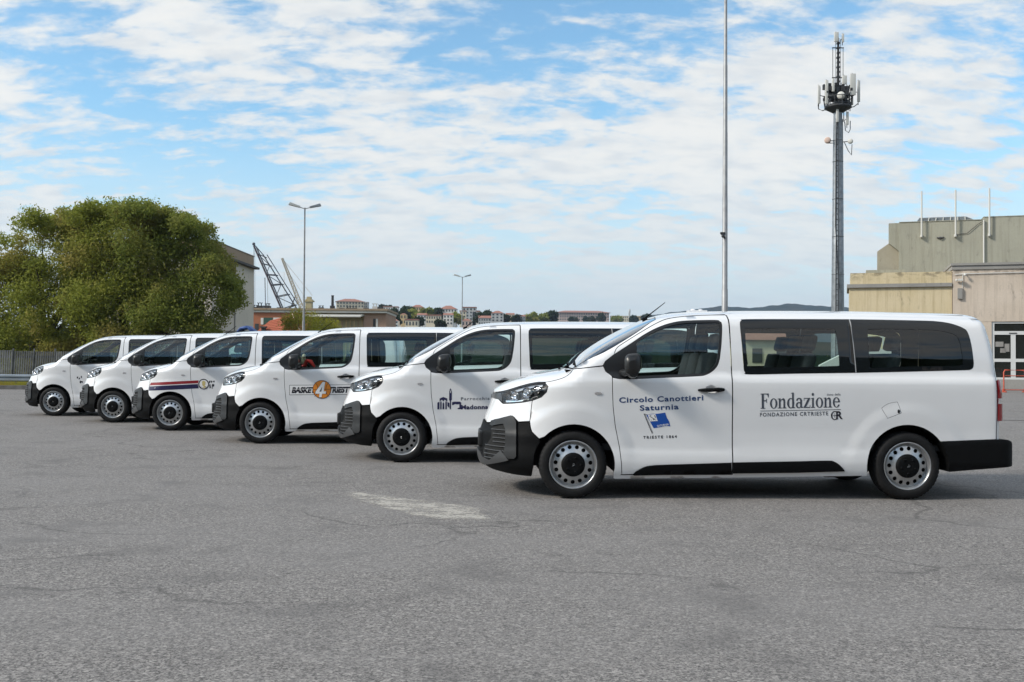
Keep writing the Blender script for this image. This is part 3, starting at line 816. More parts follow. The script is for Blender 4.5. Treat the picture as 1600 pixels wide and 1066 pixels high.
def text(body, p0, p1, cap, ink, parent, bold=0.0, spacing=1.0, shear=0.0, off=.0018, name='lettering'):
    P, F = text_flat(body, bold, spacing)
    w_ = P[:, 0].max(); P[:, 1] *= cap / .73
    if shear: 
        pass
    return decal_mesh(name, place(P, p0, p1, w_, shear), F, ink, parent, off)
def ell(cx, cy, rx, ry, n=28): return [(cx + rx * cos(t), cy + ry * sin(t)) for t in np.linspace(0, 2 * pi, n + 1)[:-1]]
def rc(a, b, c, d): return [(a, b), (c, b), (c, d), (a, d)]
# serif letters: shapes added and cut away in order
SERIF = {
 'F': (.66, [('+', rc(.10, 0, .26, 1)), ('+', [(.02, .95), (.62, .95), (.62, 1), (.02, 1)]), ('+', [(.62, 1), (.60, .74), (.565, .74), (.52, .90), (.40, .96)]), ('+', rc(.24, .49, .44, .555)), ('+', [(.47, .38), (.47, .66), (.435, .66), (.41, .56), (.41, .49), (.435, .38)]), ('+', rc(.02, 0, .36, .05))]),
 'o': (.57, [('+', ell(.29, .33, .27, .345)), ('-', ell(.29, .33, .135, .295))]),
 'n': (.64, [('+', rc(.08, 0, .21, .66)), ('+', rc(0, 0, .29, .05)), ('+', [(0, .61), (.21, .61), (.21, .67), (0, .64)]), ('+', rc(.41, 0, .54, .50)), ('+', rc(.33, 0, .62, .05)), ('+', [(.20, .48), (.27, .60), (.38, .67), (.47, .65), (.53, .57), (.54, .46), (.41, .46), (.395, .54), (.34, .575), (.27, .53), (.20, .43)])]),
 'd': (.62, [('+', ell(.28, .33, .26, .345)), ('-', ell(.30, .33, .135, .29)), ('+', rc(.39, 0, .52, 1.03)), ('+', [(.30, .97), (.52, .97), (.52, 1.03), (.30, 1.0)]), ('+', rc(.39, 0, .60, .05))]),
 'a': (.55, [('+', ell(.22, .19, .20, .205)), ('-', ell(.25, .19, .10, .145)), ('+', [(.34, .02), (.47, .06), (.47, .52), (.42, .63), (.30, .68), (.18, .67), (.08, .60), (.05, .49), (.15, .47), (.18, .57), (.25, .61), (.32, .58), (.34, .48)]), ('+', rc(.20, .33, .38, .385)), ('+', [(.38, 0), (.56, .02), (.56, .07), (.47, .08), (.38, .10)])]),
 'z': (.54, [('+', rc(.04, .605, .50, .66)), ('+', rc(.02, 0, .50, .06)), ('+', rc(.04, .47, .075, .62)), ('+', rc(.465, .03, .50, .20)), ('+', [(.33, .61), (.50, .61), (.19, .05), (.02, .05)])]),
 'i': (.31, [('+', rc(.08, 0, .21, .66)), ('+', rc(0, 0, .29, .05)), ('+', [(0, .61), (.21, .61), (.21, .67), (0, .64)]), ('+', ell(.145, .89, .088, .10, 16))]),
 'e': (.54, [('+', ell(.28, .33, .26, .345)), ('-', ell(.285, .33, .135, .295)), ('-', rc(.36, .19, .60, .335)), ('+', rc(.13, .335, .54, .395))]),
}
def serif_word(body, p0, p1, cap, ink, parent):
    V, E, spans, x = [], [], [], 0.0
    for ch in body:
        adv, ops = SERIF[ch]
        sp = []
        for op, L in ops:
            L = [(p[0] + x, p[1]) for p in L]
            if area(L) < 0: L = L[::-1]
            b = len(V); V += L; E += [(b + i, b + (i + 1) % len(L)) for i in range(len(L))]; sp.append((op, L))
        spans.append((x - .05, x + adv + .05, sp)); x += adv + .015
    r = delaunay_2d_cdt([Vector(p) for p in V], E, [], 0, 1e-6)
    P = np.array([tuple(v) for v in r[0]]); F = np.array([tuple(f) for f in r[2]]); C = P[F].mean(1)
    keep = np.zeros(len(F), bool)
    for a, b, sp in spans:
        k = np.zeros(len(F), bool)
        for op, L in sp:
            i = inpoly(C, L); k = k | i if op == '+' else k & ~i
        keep |= k
    F = F[keep]; a = (P[F[:, 1], 0] - P[F[:, 0], 0]) * (P[F[:, 2], 1] - P[F[:, 0], 1]) - (P[F[:, 2], 0] - P[F[:, 0], 0]) * (P[F[:, 1], 1] - P[F[:, 0], 1])
    F[a < 0] = F[a < 0][:, ::-1]
    w_ = P[:, 0].max(); P[:, 1] *= cap
    return decal_mesh('lettering', place(P, p0, p1, w_), [tuple(f) for f in F], ink, parent)

def decals_rowing(van):
    text('Circolo Canottieri', (.445, .944), (1.272, .973), .053, 'ink_navy', van, .027, 1.14)
    text('Saturnia', (.649, .868), (1.030, .884), .053, 'ink_navy', van, .027, 1.14)
    flag = cr([(.712, .826), (.76, .836), (.82, .838), (.899, .850)], 4)[:-1] + cr([(.899, .850), (.915, .80), (.938, .76), (.948, .716)], 4)[:-1] + cr([(.948, .716), (.90, .718), (.85, .706), (.764, .693)], 4)[:-1]
    f = shape('club_flag', flag, 'ink_blue', van, off=.0016)
    shape('flag_canton', [(.726, .828), (.80, .836), (.825, .768), (.750, .762)], 'ink_white', f, off=.0026)
    for p in ([(.742, .818), (.757, .822), (.760, .814), (.745, .810)], [(.79, .822), (.797, .823), (.806, .80), (.799, .799)], [(.752, .806), (.758, .808), (.79, .789), (.786, .785)], [(.778, .785), (.80, .79), (.80, .782), (.78, .778)], [(.757, .777), (.763, .778), (.764, .773), (.758, .772)], [(.803, .779), (.809, .780), (.810, .774), (.804, .774)]):
        shape('canton_mark', p, 'ink_black', f, off=.0034)
    text('SATURNIA', (.822, .707), (.936, .727), .020, 'ink_white', f, .012, 1.0, 0, .0030)
    shape('flag_pole', [(.686, .838), (.692, .838), (.775, .644), (.770, .642)], 'ink_black', van, off=.0020)
    shape('flag_pole', [(.697, .836), (.700, .836), (.780, .650), (.778, .648)], 'ink_black', van, off=.0020)
    shape('flag_cord', [(.690, .834), (.690, .838), (.725, .829), (.725, .826)], 'ink_black', van, off=.0022)
    text('TRIESTE 1864', (.685, .592), (1.015, .603), .027, 'ink_black', van, .03, 1.45)
    serif_word('Fondazione', (1.836, .893), (2.632, .912), .148, 'ink_slate', van)
    shape('rule_line', [(1.834, .868), (1.834, .873), (2.632, .892), (2.632, .887)], 'ink_slate', van)
    text('FONDAZIONE CRTRIESTE', (1.834, .816), (2.508, .833), .038, 'ink_slate', van, .016, 1.25)
    text('dono della', (2.492, 1.026), (2.628, 1.029), .022, 'ink_slate', van, .010, 1.05)
    P = ell(2.573, .830, .036, .042); 
    shape('emblem', [(2.573 + .038 * cos(t), .830 + .044 * sin(t)) for t in np.linspace(radians(38), radians(322), 30)] + [(2.573 + .024 * cos(t), .830 + .036 * sin(t)) for t in np.linspace(radians(322), radians(38), 30)], 'ink_black', van)
    text('R', (2.588, .797), (2.652, .799), .078, 'ink_black', van, .03, 1.0, 0, .0024)
    shape('emblem', [(2.556, .827), (2.556, .832), (2.590, .833), (2.590, .828)], 'ink_slate', van, off=.0022)
    shape('emblem', [(2.571, .810), (2.571, .852), (2.575, .852), (2.575, .810)], 'ink_slate', van, off=.0026)
def decals_parish(van):
    k = 'ink_midnight'
    x0, z0 = .467, .701       # lower left of the church drawing
    S = lambda pts: [(x0 + a * .86, z0 + b * .90 + .012 * a) for a, b in pts]
    for p in ([(0, 0), (.032, 0), (.032, .112), (0, .098)], [(.034, .112), (.034, .158), (.090, .180), (.150, .158), (.150, .112), (.128, .130), (.108, .140), (.09, .112), (.072, .140), (.052, .130)],
              [(.044, 0), (.064, 0), (.064, .10), (.054, .125), (.044, .10)], [(.078, 0), (.106, 0), (.104, .085), (.091, .105), (.080, .085)], [(.122, 0), (.144, 0), (.144, .10), (.133, .125), (.122, .105)],
              [(.154, .105), (.182, .092), (.182, .018), (.154, .05)],
              [(.188, 0), (.206, 0), (.208, .125), (.219, .135), (.219, .255), (.213, .268), (.211, .285), (.200, .303), (.192, .303), (.186, .285), (.183, .268), (.179, .255), (.179, .135), (.190, .12)],
              [(.224, .06), (.224, .102), (.25, .110), (.345, .110), (.362, .095), (.362, 0), (.31, 0), (.31, .018), (.335, .022), (.335, .075), (.30, .07), (.27, .075), (.24, .06)]):
        shape('church_emblem', S(p), k, van)
    shape('church_window', S([(.194, .240), (.205, .240), (.203, .272), (.197, .275)]), 'ink_white', van, off=.003)
    text('Parrocchia', (.776, .822), (1.151, .829), .042, 'ink_slate', van, .012, 1.25)
    text('Madonna', (.778, .704), (1.136, .711), .057, 'ink_midnight', van, .04, 1.08)
    shape('rule_line', [(1.171, .82), (1.177, .82), (1.177, .906), (1.171, .906)], 'ink_slate', van)
def decals_basket(van):
    a, b = (.462, .775), (1.62, .79)
    Q = lambda u, v: (a[0] + u, a[1] + v + .014 * u)
    o = [Q(0, 0), Q(1.03, 0), Q(1.03, .159), Q(0, .159)]
    shape('logo_panel', o, 'ink_black', van, off=.0012)
    shape('logo_panel', inset(o, .007), 'ink_white', van, off=.0020)
    ball = [(Q(.513, .086)[0] + .147 * cos(t), Q(.513, .086)[1] + .147 * sin(t)) for t in np.linspace(0, 2 * pi, 41)[:-1]]
    c = Q(.513, .086)
    text('BASKET', Q(.036, .036), Q(.405, .036), .088, 'ink_black', van, .06, 1.0, .22, .0028)
    text('TRIESTE', Q(.605, .036), Q(.985, .036), .088, 'ink_black', van, .06, 1.0, .22, .0028)
    for h in (.090,):
        shape('logo_stripe', [Q(.03, h), Q(.36, h), Q(.36, h + .006), Q(.03, h + .006)], 'ink_white', van, off=.0036)
        shape('logo_stripe', [Q(.67, h), Q(1.02, h), Q(1.02, h + .006), Q(.67, h + .006)], 'ink_white', van, off=.0036)
    bo = shape('basketball_emblem', ball, 'ink_black', van, off=.0040)
    shape('ball', [(c[0] + (p[0] - c[0]) * .945, c[1] + (p[1] - c[1]) * .945) for p in ball], 'ink_orange', bo, off=.0048)
    for s in (-1, 1):
        L = [(c[0] + s * (.145 - .085 * cos(t)), c[1] + .125 * sin(t)) for t in np.linspace(-1.2, 1.2, 12)]
        shape('seam_line', L + [(p[0] + s * .007, p[1]) for p in L[::-1]], 'ink_black', bo, off=.0056)
    shape('seam_line', [(c[0] - .143, c[1] - .003), (c[0] + .143, c[1] + .001), (c[0] + .143, c[1] + .007), (c[0] - .143, c[1] + .003)], 'ink_black', bo, off=.0056)
    four = [(-.045, -.125), (-.005, -.125), (.005, -.068), (.062, -.068), (.068, -.030), (.030, -.030), (.052, .120), (.012, .120), (-.098, -.035), (-.103, -.068), (-.035, -.068)]
    fo = [(-.040, -.035), (-.008, -.035), (.006, .045)]
    shape('numeral', [(c[0] + p[0] * 1.09, c[1] + p[1] * 1.06) for p in four], 'ink_black', bo, [], .0062)
    shape('numeral', [(c[0] + p[0], c[1] + p[1]) for p in four], 'ink_white', bo, [[(c[0] + p[0], c[1] + p[1]) for p in fo]], .0070)
def decals_stripes(van):
    def band(xa, za, zb, ink, xo, xb=.528, o=.0018):
        up = lambda x: .055 * (x + .41)
        xs = np.linspace(xa, xb, 14)
        shape('stripe', [(float(x), float(za + up(x))) for x in xs] + [(float(x) + (xo if x == xs[0] else 0), float(zb + up(x))) for x in xs[::-1]], ink, van, off=o)
    band(-.412, .738, .818, 'ink_midnight', .004)
    band(-.408, .821, .831, 'ink_white', .004)
    band(-.404, .834, .886, 'ink_red', .022)
    band(-.382, .889, .896, 'ink_white', .004)
    c = (.622, .868); ring = lambda r: [(c[0] + r * cos(t), c[1] + r * sin(t)) for t in np.linspace(0, 2 * pi, 37)[:-1]]
    e = shape('round_emblem', ring(.104), 'ink_white', van, off=.0026)
    shape('ring', ring(.099), 'ink_black', e, [ring(.080)], .0034)
    for p in ([(-.03, .05), (.0, .065), (.035, .045), (.03, -.01), (.005, -.045), (-.025, -.02)], [(.0, -.05), (.02, -.03), (.05, -.04), (.02, -.07), (-.04, -.066)]):
        shape('crest', [(c[0] + a, c[1] + b) for a, b in p], 'ink_gold', e, off=.0034)
    for p in ([(-.06, -.045), (-.04, -.055), (-.045, -.065), (-.065, -.055)], [(.03, -.065), (.05, -.055), (.055, -.045), (.035, -.052)]):
        shape('crest', [(c[0] + a, c[1] + b) for a, b in p], 'ink_navy', e, off=.0040)
    for p in ([(1.03, .93), (1.055, .935), (1.045, .895), (1.02, .885)], [(1.065, .94), (1.09, .92), (1.07, .89), (1.06, .91)], [(1.10, .93), (1.13, .935), (1.125, .90), (1.10, .91)],
              [(1.03, .86), (1.05, .87), (1.06, .80), (1.035, .79)], [(1.08, .87), (1.12, .87), (1.12, .83), (1.09, .82), (1.09, .785), (1.075, .785)]):
        shape('mark', [(q[0] - .305, q[1]) for q in p], 'ink_black', van)
def decals_marks(van):
    for p in ([(.66, .955), (.69, .965), (.695, .925), (.665, .915)], [(.71, .935), (.74, .945), (.73, .905), (.70, .895)], [(.75, .975), (.775, .98), (.78, .93), (.76, .93)],
              [(.735, .875), (.77, .86), (.80, .855), (.80, .82), (.765, .83), (.745, .80), (.725, .83)]):
        shape('mark', [(q[0] - .13, q[1] - .055) for q in p], 'ink_black', van)
# ================================================================== materials of the place
def ground_mat():
    m = bpy.data.materials.new('asphalt'); m.use_nodes = True; t = NT(m.node_tree); MATS['asphalt'] = m
    co = t.n('ShaderNodeTexCoord').outputs['Object']
    fine = t.noise(co, 46, 6, .85); mid = t.noise(co, 20, 4, .7)
    vor = t.n('ShaderNodeTexVoronoi', {'Vector': co, 'Scale': 85.0}).outputs['Distance']
    patch = t.noise(t.mapping(co, (.22, .5, 1)), 1.0, 5, .6); blot = t.noise(co, 1.3, 5, .65)
    c = t.mix(t.ramp(fine, .39, .61), (.050, .048, .0485), (.345, .333, .326))
    cell = t.n('ShaderNodeSeparateColor', {0: t.n('ShaderNodeTexVoronoi', {'Vector': co, 'Scale': 120.0}).outputs['Color']}).outputs[0]
    cell2 = t.n('ShaderNodeSeparateColor', {0: t.n('ShaderNodeTexVoronoi', {'Vector': co, 'Scale': 62.0}).outputs['Color']}).outputs[0]
    c = t.mix(.62, c, t.mix(t.ramp(cell, .05, .95), (.045, .044, .044), (.37, .36, .35)))
    c = t.mix(t.ramp(cell2, .80, 1.0, 0, .5), c, (.46, .45, .435))
    c = t.mix(t.ramp(cell2, .0, .20, .5, 0), c, (.035, .034, .034))
    c = t.mix(t.ramp(mid, .38, .62, .32, 0), c, (.10, .10, .102))
    c = t.mix(t.ramp(patch, .38, .62, .0, .35), c, (.225, .222, .222))
    c = t.mix(t.ramp(blot, .30, .50, .46, 0), c, (.105, .104, .105))
    # hairline cracks
    wob = t.n('ShaderNodeVectorMath', {0: co, 1: t.n('ShaderNodeTexNoise', {'Vector': co, 'Scale': .9, 'Detail': 5.0}).outputs['Color']}, operation='ADD').outputs[0]
    ck = t.n('ShaderNodeTexVoronoi', {'Vector': t.mapping(wob, (.33, .62, 1), rot=(0, 0, .5)), 'Scale': 1.0}, feature='DISTANCE_TO_EDGE').outputs['Distance']
    crack = t.math('MULTIPLY', t.ramp(ck, .004, .013, 1, 0), t.ramp(t.noise(co, .45, 3), .46, .58))
    c = t.mix(t.math('MULTIPLY', crack, .46), c, (.05, .05, .05))
    c = t.mix(1.0, c, (.955, .92, .89), 'MULTIPLY')
    b = t.n('ShaderNodeBsdfPrincipled', {'Base Color': c, 'Roughness': .88, 'Specular IOR Level': .3})
    bn = t.n('ShaderNodeBump', {'Height': t.math('ADD', cell, t.math('MULTIPLY', vor, -.8)), 'Strength': .12, 'Distance': .004})
    t.t.links.new(bn.outputs[0], b.inputs['Normal'])
    t.n('ShaderNodeOutputMaterial', {0: b.outputs[0]})
ground_mat()
def concrete(name, base, stain, dirt=(.06, .055, .05), streak=.6, warm=None, rough=.9, rim=None):
    """weathered wall: rain streaks, blotches, worn lighter patches"""
    m = bpy.data.materials.new(name); m.use_nodes = True; t = NT(m.node_tree); MATS[name] = m
    co = t.n('ShaderNodeTexCoord').outputs['Object']
    st = t.noise(t.mapping(co, (4.2, 4.2, .20)), 1.0, 7, .7); bl = t.noise(co, .55, 6, .62); gr = t.noise(co, 16, 4, .7); sp = t.noise(t.mapping(co, (1.3, 1.3, .45)), 1.6, 8, .75)
    c = t.mix(t.ramp(bl, .3, .7), base, stain)
    c = t.mix(t.ramp(st, .47, .66, 0, streak), c, warm or stain)
    c = t.mix(t.ramp(sp, .56, .68, 0, .6), c, dirt)
    if rim:                                   # soot and damp creeping down from an upper edge
        z_ = t.n('ShaderNodeSeparateXYZ', {0: co}).outputs[2]
        k_ = t.math('MULTIPLY', t.ramp(z_, rim - .55, rim, 0, 1), t.ramp(t.noise(t.mapping(co, (1.1, 1.1, 2.2)), 1.5, 6, .7), .46, .60))
        c = t.mix(t.math('MULTIPLY', k_, .75), c, dirt)
    c = t.mix(t.ramp(gr, .3, .7, .0, .22), c, tuple(x * .6 for x in base))
    b = t.n('ShaderNodeBsdfPrincipled', {'Base Color': c, 'Roughness': rough, 'Specular IOR Level': .2})
    bn = t.n('ShaderNodeBump', {'Height': gr, 'Strength': .3, 'Distance': .02}); t.t.links.new(bn.outputs[0], b.inputs['Normal'])
    t.n('ShaderNodeOutputMaterial', {0: b.outputs[0]})
def foliage(name, a, b_, c_, scale=.35):
    m = bpy.data.materials.new(name); m.use_nodes = True; t = NT(m.node_tree); MATS[name] = m
    co = t.n('ShaderNodeTexCoord').outputs['Object']
    ri = t.n('ShaderNodeNewGeometry').outputs['Random Per Island']
    c = t.mix(ri, a, b_)
    c = t.mix(t.math('MULTIPLY', t.ramp(t.noise(co, scale, 3, .6), .46, .66), .8), c, c_)
    d = t.n('ShaderNodeBsdfDiffuse', {'Color': c}); tr = t.n('ShaderNodeBsdfTranslucent', {'Color': c})
    mx = t.n('ShaderNodeMixShader', {0: .48, 1: d.outputs[0], 2: tr.outputs[0]})
    t.n('ShaderNodeOutputMaterial', {0: mx.outputs[0]})

concrete('yellow_render', (.60, .50, .31), (.66, .56, .38), (.17, .145, .10), .65, (.44, .35, .21), rim=6.4)
concrete('pink_render', (.56, .475, .385), (.64, .55, .46), (.20, .175, .15), .6, (.42, .355, .29), rim=6.1)
concrete('green_render', (.36, .35, .285), (.40, .39, .315), (.19, .18, .15), .45, (.25, .24, .19))
concrete('cream_concrete', (.44, .40, .31), (.38, .34, .26), (.10, .09, .07), .6)
concrete('grey_concrete', (.27, .26, .245), (.33, .32, .30), (.12, .11, .10), .5)
concrete('beige_wall', (.62, .56, .47), (.67, .61, .52), (.34, .32, .29), .4)
concrete('brown_band', (.34, .26, .185), (.39, .30, .22), (.10, .085, .07), .4)
concrete('brick_wall', (.40, .155, .085), (.46, .19, .11), (.16, .08, .05), .3)
concrete('brown_wall', (.38, .25, .185), (.43, .29, .22), (.13, .09, .07), .3)
concrete('cream_panel', (.42, .36, .23), (.47, .41, .27), (.25, .21, .14), .2)
concrete('roof_tile', (.38, .115, .068), (.45, .15, .09), (.14, .06, .045), .25)
concrete('far_roof', (.30, .145, .11), (.35, .18, .14), (.2, .1, .08), .2)
for nm, c in (('house_white', (.74, .71, .66)), ('house_cream', (.70, .61, .46)), ('house_pink', (.60, .45, .38)), ('house_grey', (.50, .50, .49)), ('house_ochre', (.62, .46, .25))):
    concrete(nm, c, tuple(x * 1.08 for x in c), tuple(x * .55 for x in c), .15)
pbr('white_metal', (.62, .63, .62), .45); pbr('pole_grey', (.30, .305, .31), .5, metal=.3, var=.12, vscale=3)
pbr('galvanised', (.24, .255, .27), .45, metal=.5, var=.2, vscale=2.5); pbr('antenna_white', (.62, .61, .57), .5); pbr('dark_steel', (.030, .031, .034), .6)
pbr('crane_dark', (.045, .043, .047), .7); pbr('crane_rust', (.07, .042, .040), .8); pbr('crane_yellow', (.44, .35, .17), .7); pbr('crane_cream', (.46, .40, .30), .7)
pbr('window_dark', (.03, .035, .04), .08, spec=.8); pbr('window_soft', (.06, .065, .07), .3); pbr('shutter_green', (.03, .085, .06), .6)
pbr('barrier_orange', (.50, .085, .045), .45, var=.2, vscale=5); pbr('white_paint', (.66, .65, .63), .6, var=.08, vscale=2); pbr('dark_trim', (.055, .053, .055), .7)
pbr('fence_slat', (.115, .12, .122), .8, var=.35, vscale=1.6); pbr('fence_slat_light', (.17, .175, .18), .8, var=.3, vscale=2); pbr('rail_steel', (.30, .34, .38), .45, metal=.6, var=.1, vscale=2)
pbr('kerb_stone', (.135, .13, .125), .9, var=.25, vscale=3, bump=.3, bscale=25); pbr('bark', (.075, .06, .047), .95, var=.4, vscale=6, bump=.5, bscale=18)
pbr('tarpaulin_blue', (.035, .085, .26), .6, var=.2, vscale=6); pbr('dry_grass', (.13, .12, .05), .95, var=.4, vscale=.5); pbr('earth', (.09, .085, .05), .95, var=.45, vscale=.05)
pbr('hedge_green', (.025, .05, .022), .95, var=.5, vscale=2); pbr('flower_cream', (.60, .52, .34), .8, var=.3, vscale=40); pbr('ribbon_red', (.50, .02, .02), .5); pbr('plate_glass', (.02, .022, .02), .05, spec=.8)
foliage('leaf_olive', (.20, .235, .044), (.34, .36, .078), (.40, .32, .115), .30)
foliage('leaf_dark', (.145, .185, .04), (.265, .295, .072), (.32, .28, .09), .35)
foliage('leaf_yellow', (.26, .275, .040), (.44, .42, .07), (.45, .35, .085), .4)
foliage('leaf_far', (.030, .050, .026), (.060, .082, .038), (.10, .088, .04), .05)
foliage('leaf_hill', (.016, .030, .016), (.034, .050, .024), (.05, .045, .024), .02)

# ================================================================== ground and relief
def heightfield(name, x0, x1, y0, y1, nx, ny, fn, mat):
    xs, ys = np.linspace(x0, x1, nx), np.linspace(y0, y1, ny)
    X_, Y_ = np.meshgrid(xs, ys); Z_ = fn(X_, Y_)
    V = np.stack([X_.ravel(), Y_.ravel(), Z_.ravel()], -1)
    F = [(j * nx + i, j * nx + i + 1, (j + 1) * nx + i + 1, (j + 1) * nx + i) for j in range(ny - 1) for i in range(nx - 1)]
    me = bpy.data.meshes.new(name); me.from_pydata(V.tolist(), [], F); me.polygons.foreach_set('use_smooth', np.ones(len(F), bool))
    return tag(link(name, me, None, [mat]), kind='structure')
m = MB(); m.add([(-60, -60, 0), (70, -60, 0), (70, 62, 0), (-60, 62, 0)], [(0, 1, 2, 3)])
tag(m.build('asphalt_lot', 'asphalt'), kind='structure')
m = MB(); m.add([(-9000, -9000, -.02), (9000, -9000, -.02), (9000, 12000, -.02), (-9000, 12000, -.02)], [(0, 1, 2, 3)])
tag(m.build('ground', 'earth'), kind='structure')
def bumps(X_, Y_, s, seed):
    r = np.random.default_rng(seed); z = 0
    for k in range(9):
        a = r.uniform(0, 2 * pi); f = s * 1.55 ** k; z = z + np.sin((X_ * cos(a) + Y_ * sin(a)) * f + r.uniform(0, 9)) * .62 ** k
    return z
def town_h(X_, Y_):
    b = np.clip((Y_ - 230) / 120, 0, 1); s = np.clip((1350 - Y_) / 350, 0, 1)
    h = .0345 * (Y_ - 150) * b * b * (3 - 2 * b) * (.25 + .75 * s)
    return np.maximum(h * (1.0 + .03 * bumps(X_, Y_, .006, 3)) * (1 - .45 * sstep((X_ - 120) / 160)), -.3) - .05
heightfield('town_hillside', -700, 620, 228, 1700, 110, 120, town_h, 'leaf_hill')
def ridge_h(X_, Y_):
    top = np.interp(X_, [-300, 0, 200, 350, 433, 560, 680, 760, 825, 900, 1030, 1300, 3600], [0, 15, 60, 118, 152, 168, 183, 180, 188, 194, 186, 175, 150])
    bb = np.exp(-((Y_ - 3300) / 520) ** 2)
    return top * bb * (1 + .022 * bumps(X_, Y_, .011, 8)) + 2.5 * bumps(X_, Y_, .06, 2) * bb - 6
heightfield('wooded_ridge', -300, 3000, 2600, 4000, 330, 60, ridge_h, 'leaf_hill')
# the hill at the photographer's back, seen only in the windows
def back_h(X_, Y_): return 76 * sstep((-Y_ - 62) / 150) * (1 + .10 * bumps(X_, Y_, .018, 5)) + 2.2 * np.abs(bumps(X_, Y_, .25, 6)) * sstep((-Y_ - 62) / 25) - .1
heightfield('wooded_hill', -420, 420, -330, -61, 240, 90, back_h, 'leaf_hill')

# worn white marking in front of the nearest van
def patch_mat():
    m = bpy.data.materials.new('worn_marking'); m.use_nodes = True; t = NT(m.node_tree); MATS['worn_marking'] = m
    co = t.n('ShaderNodeTexCoord').outputs['Object']
    at_ = t.n('ShaderNodeAttribute', attribute_name='fade').outputs['Fac']
    k = t.math('ADD', t.math('MULTIPLY', t.noise(co, 30, 4, .75), .75), t.math('MULTIPLY', t.noise(t.mapping(co, (1.0, 1.5, 1), rot=(0, 0, .3)), 3.4, 6, .75), .85))
    a = t.ramp(t.math('ADD', k, t.math('MULTIPLY', at_, .42)), 1.06, 1.30, 0, .74)
    b = t.n('ShaderNodeBsdfDiffuse', {'Color': (.50, .475, .43, 1)}); tr = t.n('ShaderNodeBsdfTransparent')
    mx = t.n('ShaderNodeMixShader', {0: a, 1: tr.outputs[0], 2: b.outputs[0]}); t.n('ShaderNodeOutputMaterial', {0: mx.outputs[0]})
patch_mat()
pp = [(-1.88, 10.75), (-1.54, 10.6), (-.98, 10.15), (-.62, 9.92), (-.12, 9.45), (.0, 8.6), (-.53, 8.42), (-.95, 8.8), (-1.3, 9.25), (-1.72, 10.0)]
P, F, lp = tri2d(pp, (), .06)
edge = np.array([P[i] for i in lp[0]])
dist = np.array([np.hypot(edge[:, 0] - p[0], edge[:, 1] - p[1]).min() for p in P])
me = bpy.data.meshes.new('worn_marking'); me.from_pydata([(p[0], p[1], .004) for p in P], [], [tuple(f) for f in F])
me.attributes.new('fade', 'FLOAT', 'POINT').data.foreach_set('value', np.clip(dist / .22, 0, 1).astype(np.float32))
tag(link('worn_marking', me, None, ['worn_marking']), kind='structure')
m = MB(); m.box(4.5, 26, 24.43, 24.52, .003, .006); tag(m.build('drainage_joint', 'dark_gap'), kind='structure')

# ================================================================== vans
proto = build_van()
spots = [(.583, 10.958), (-1.464, 14.36), (-4.009, 17.17), (-6.356, 19.92), (-8.29, 22.16), (-10.52, 24.40)]
van_labels = ['nearest white van with blue rowing club lettering and flag on its door',
              'white van with a dark church emblem on its door, behind the nearest van',
              'white van with a black lettered panel and orange basketball on its door',
              'white van with a red and a navy stripe along its front wing',
              'white van without stripes or lettering in view, between the striped van and the rearmost van',
              'rearmost white van, farthest left, nearest the slatted fence and guard rail']
vans = []
for i, (x, y) in enumerate(spots):
    v = proto if i == 0 else copy_tree(proto)
    v.location = (x, y, 0); v.rotation_euler = (0, 0, radians(1.5)); vans.append(v)
    tag(v, van_labels[i], 'van', 'white vans parked in a staggered row')
for v in vans[1:]:
    for wh in v.children:
        if wh.name.startswith('wheel') and wh.location.y < 0: wh.rotation_euler.y = random.uniform(0, 6)
m = MB(); m.box(1.30, 1.50, -.06, .06, 1.868, 1.900); m.ball((1.36, 0, 1.900), (.03, .03, .018), 10); m.ball((1.44, 0, 1.900), (.03, .03, .014), 10); m.build('roof_fixture', 'paint', vans[0])
decals_rowing(vans[0]); decals_parish(vans[1]); decals_basket(vans[2]); decals_stripes(vans[3]); decals_marks(vans[5])

# ================================================================== trees
def leaf_mesh(name, blobs, per, size, mat, parent, seed, flat=.75, up=.25):
    """crown of many small leaf faces spread over and through overlapping clumps"""
    r = np.random.default_rng(seed); C, S = [], []
    for (bx, by, bz, br) in blobs:
        n = int(per * (br ** 2))
        d = r.normal(size=(n, 3)); d /= np.linalg.norm(d, axis=1)[:, None]
        rad = br * (1 - .55 * r.random(n) ** 2.2) * (1 + .24 * r.normal(size=n))
        # twigs: leaves gather along short sprays
        C.append(np.array([bx, by, bz]) + d * rad[:, None] * np.array([1, 1, flat])); S.append(size * r.uniform(.55, 1.25, n))
    C = np.concatenate(C); S = np.concatenate(S); n = len(C)
    a = r.normal(size=(n, 3)); a /= np.linalg.norm(a, axis=1)[:, None]
    b = np.cross(a, r.normal(size=(n, 3))); b /= np.linalg.norm(b, axis=1)[:, None]
    Q = np.stack([C - a * S[:, None], C + b * S[:, None] * .42, C + a * S[:, None], C - b * S[:, None] * .42], 1).reshape(-1, 3)
    me = bpy.data.meshes.new(name); me.vertices.add(4 * n); me.vertices.foreach_set('co', Q.astype(np.float32).ravel())
    me.loops.add(4 * n); me.loops.foreach_set('vertex_index', np.arange(4 * n, dtype=np.int32))
    me.polygons.add(n); me.polygons.foreach_set('loop_start', np.arange(0, 4 * n, 4, dtype=np.int32))
    me.update(calc_edges=True)
    return link(name, me, parent, [mat])
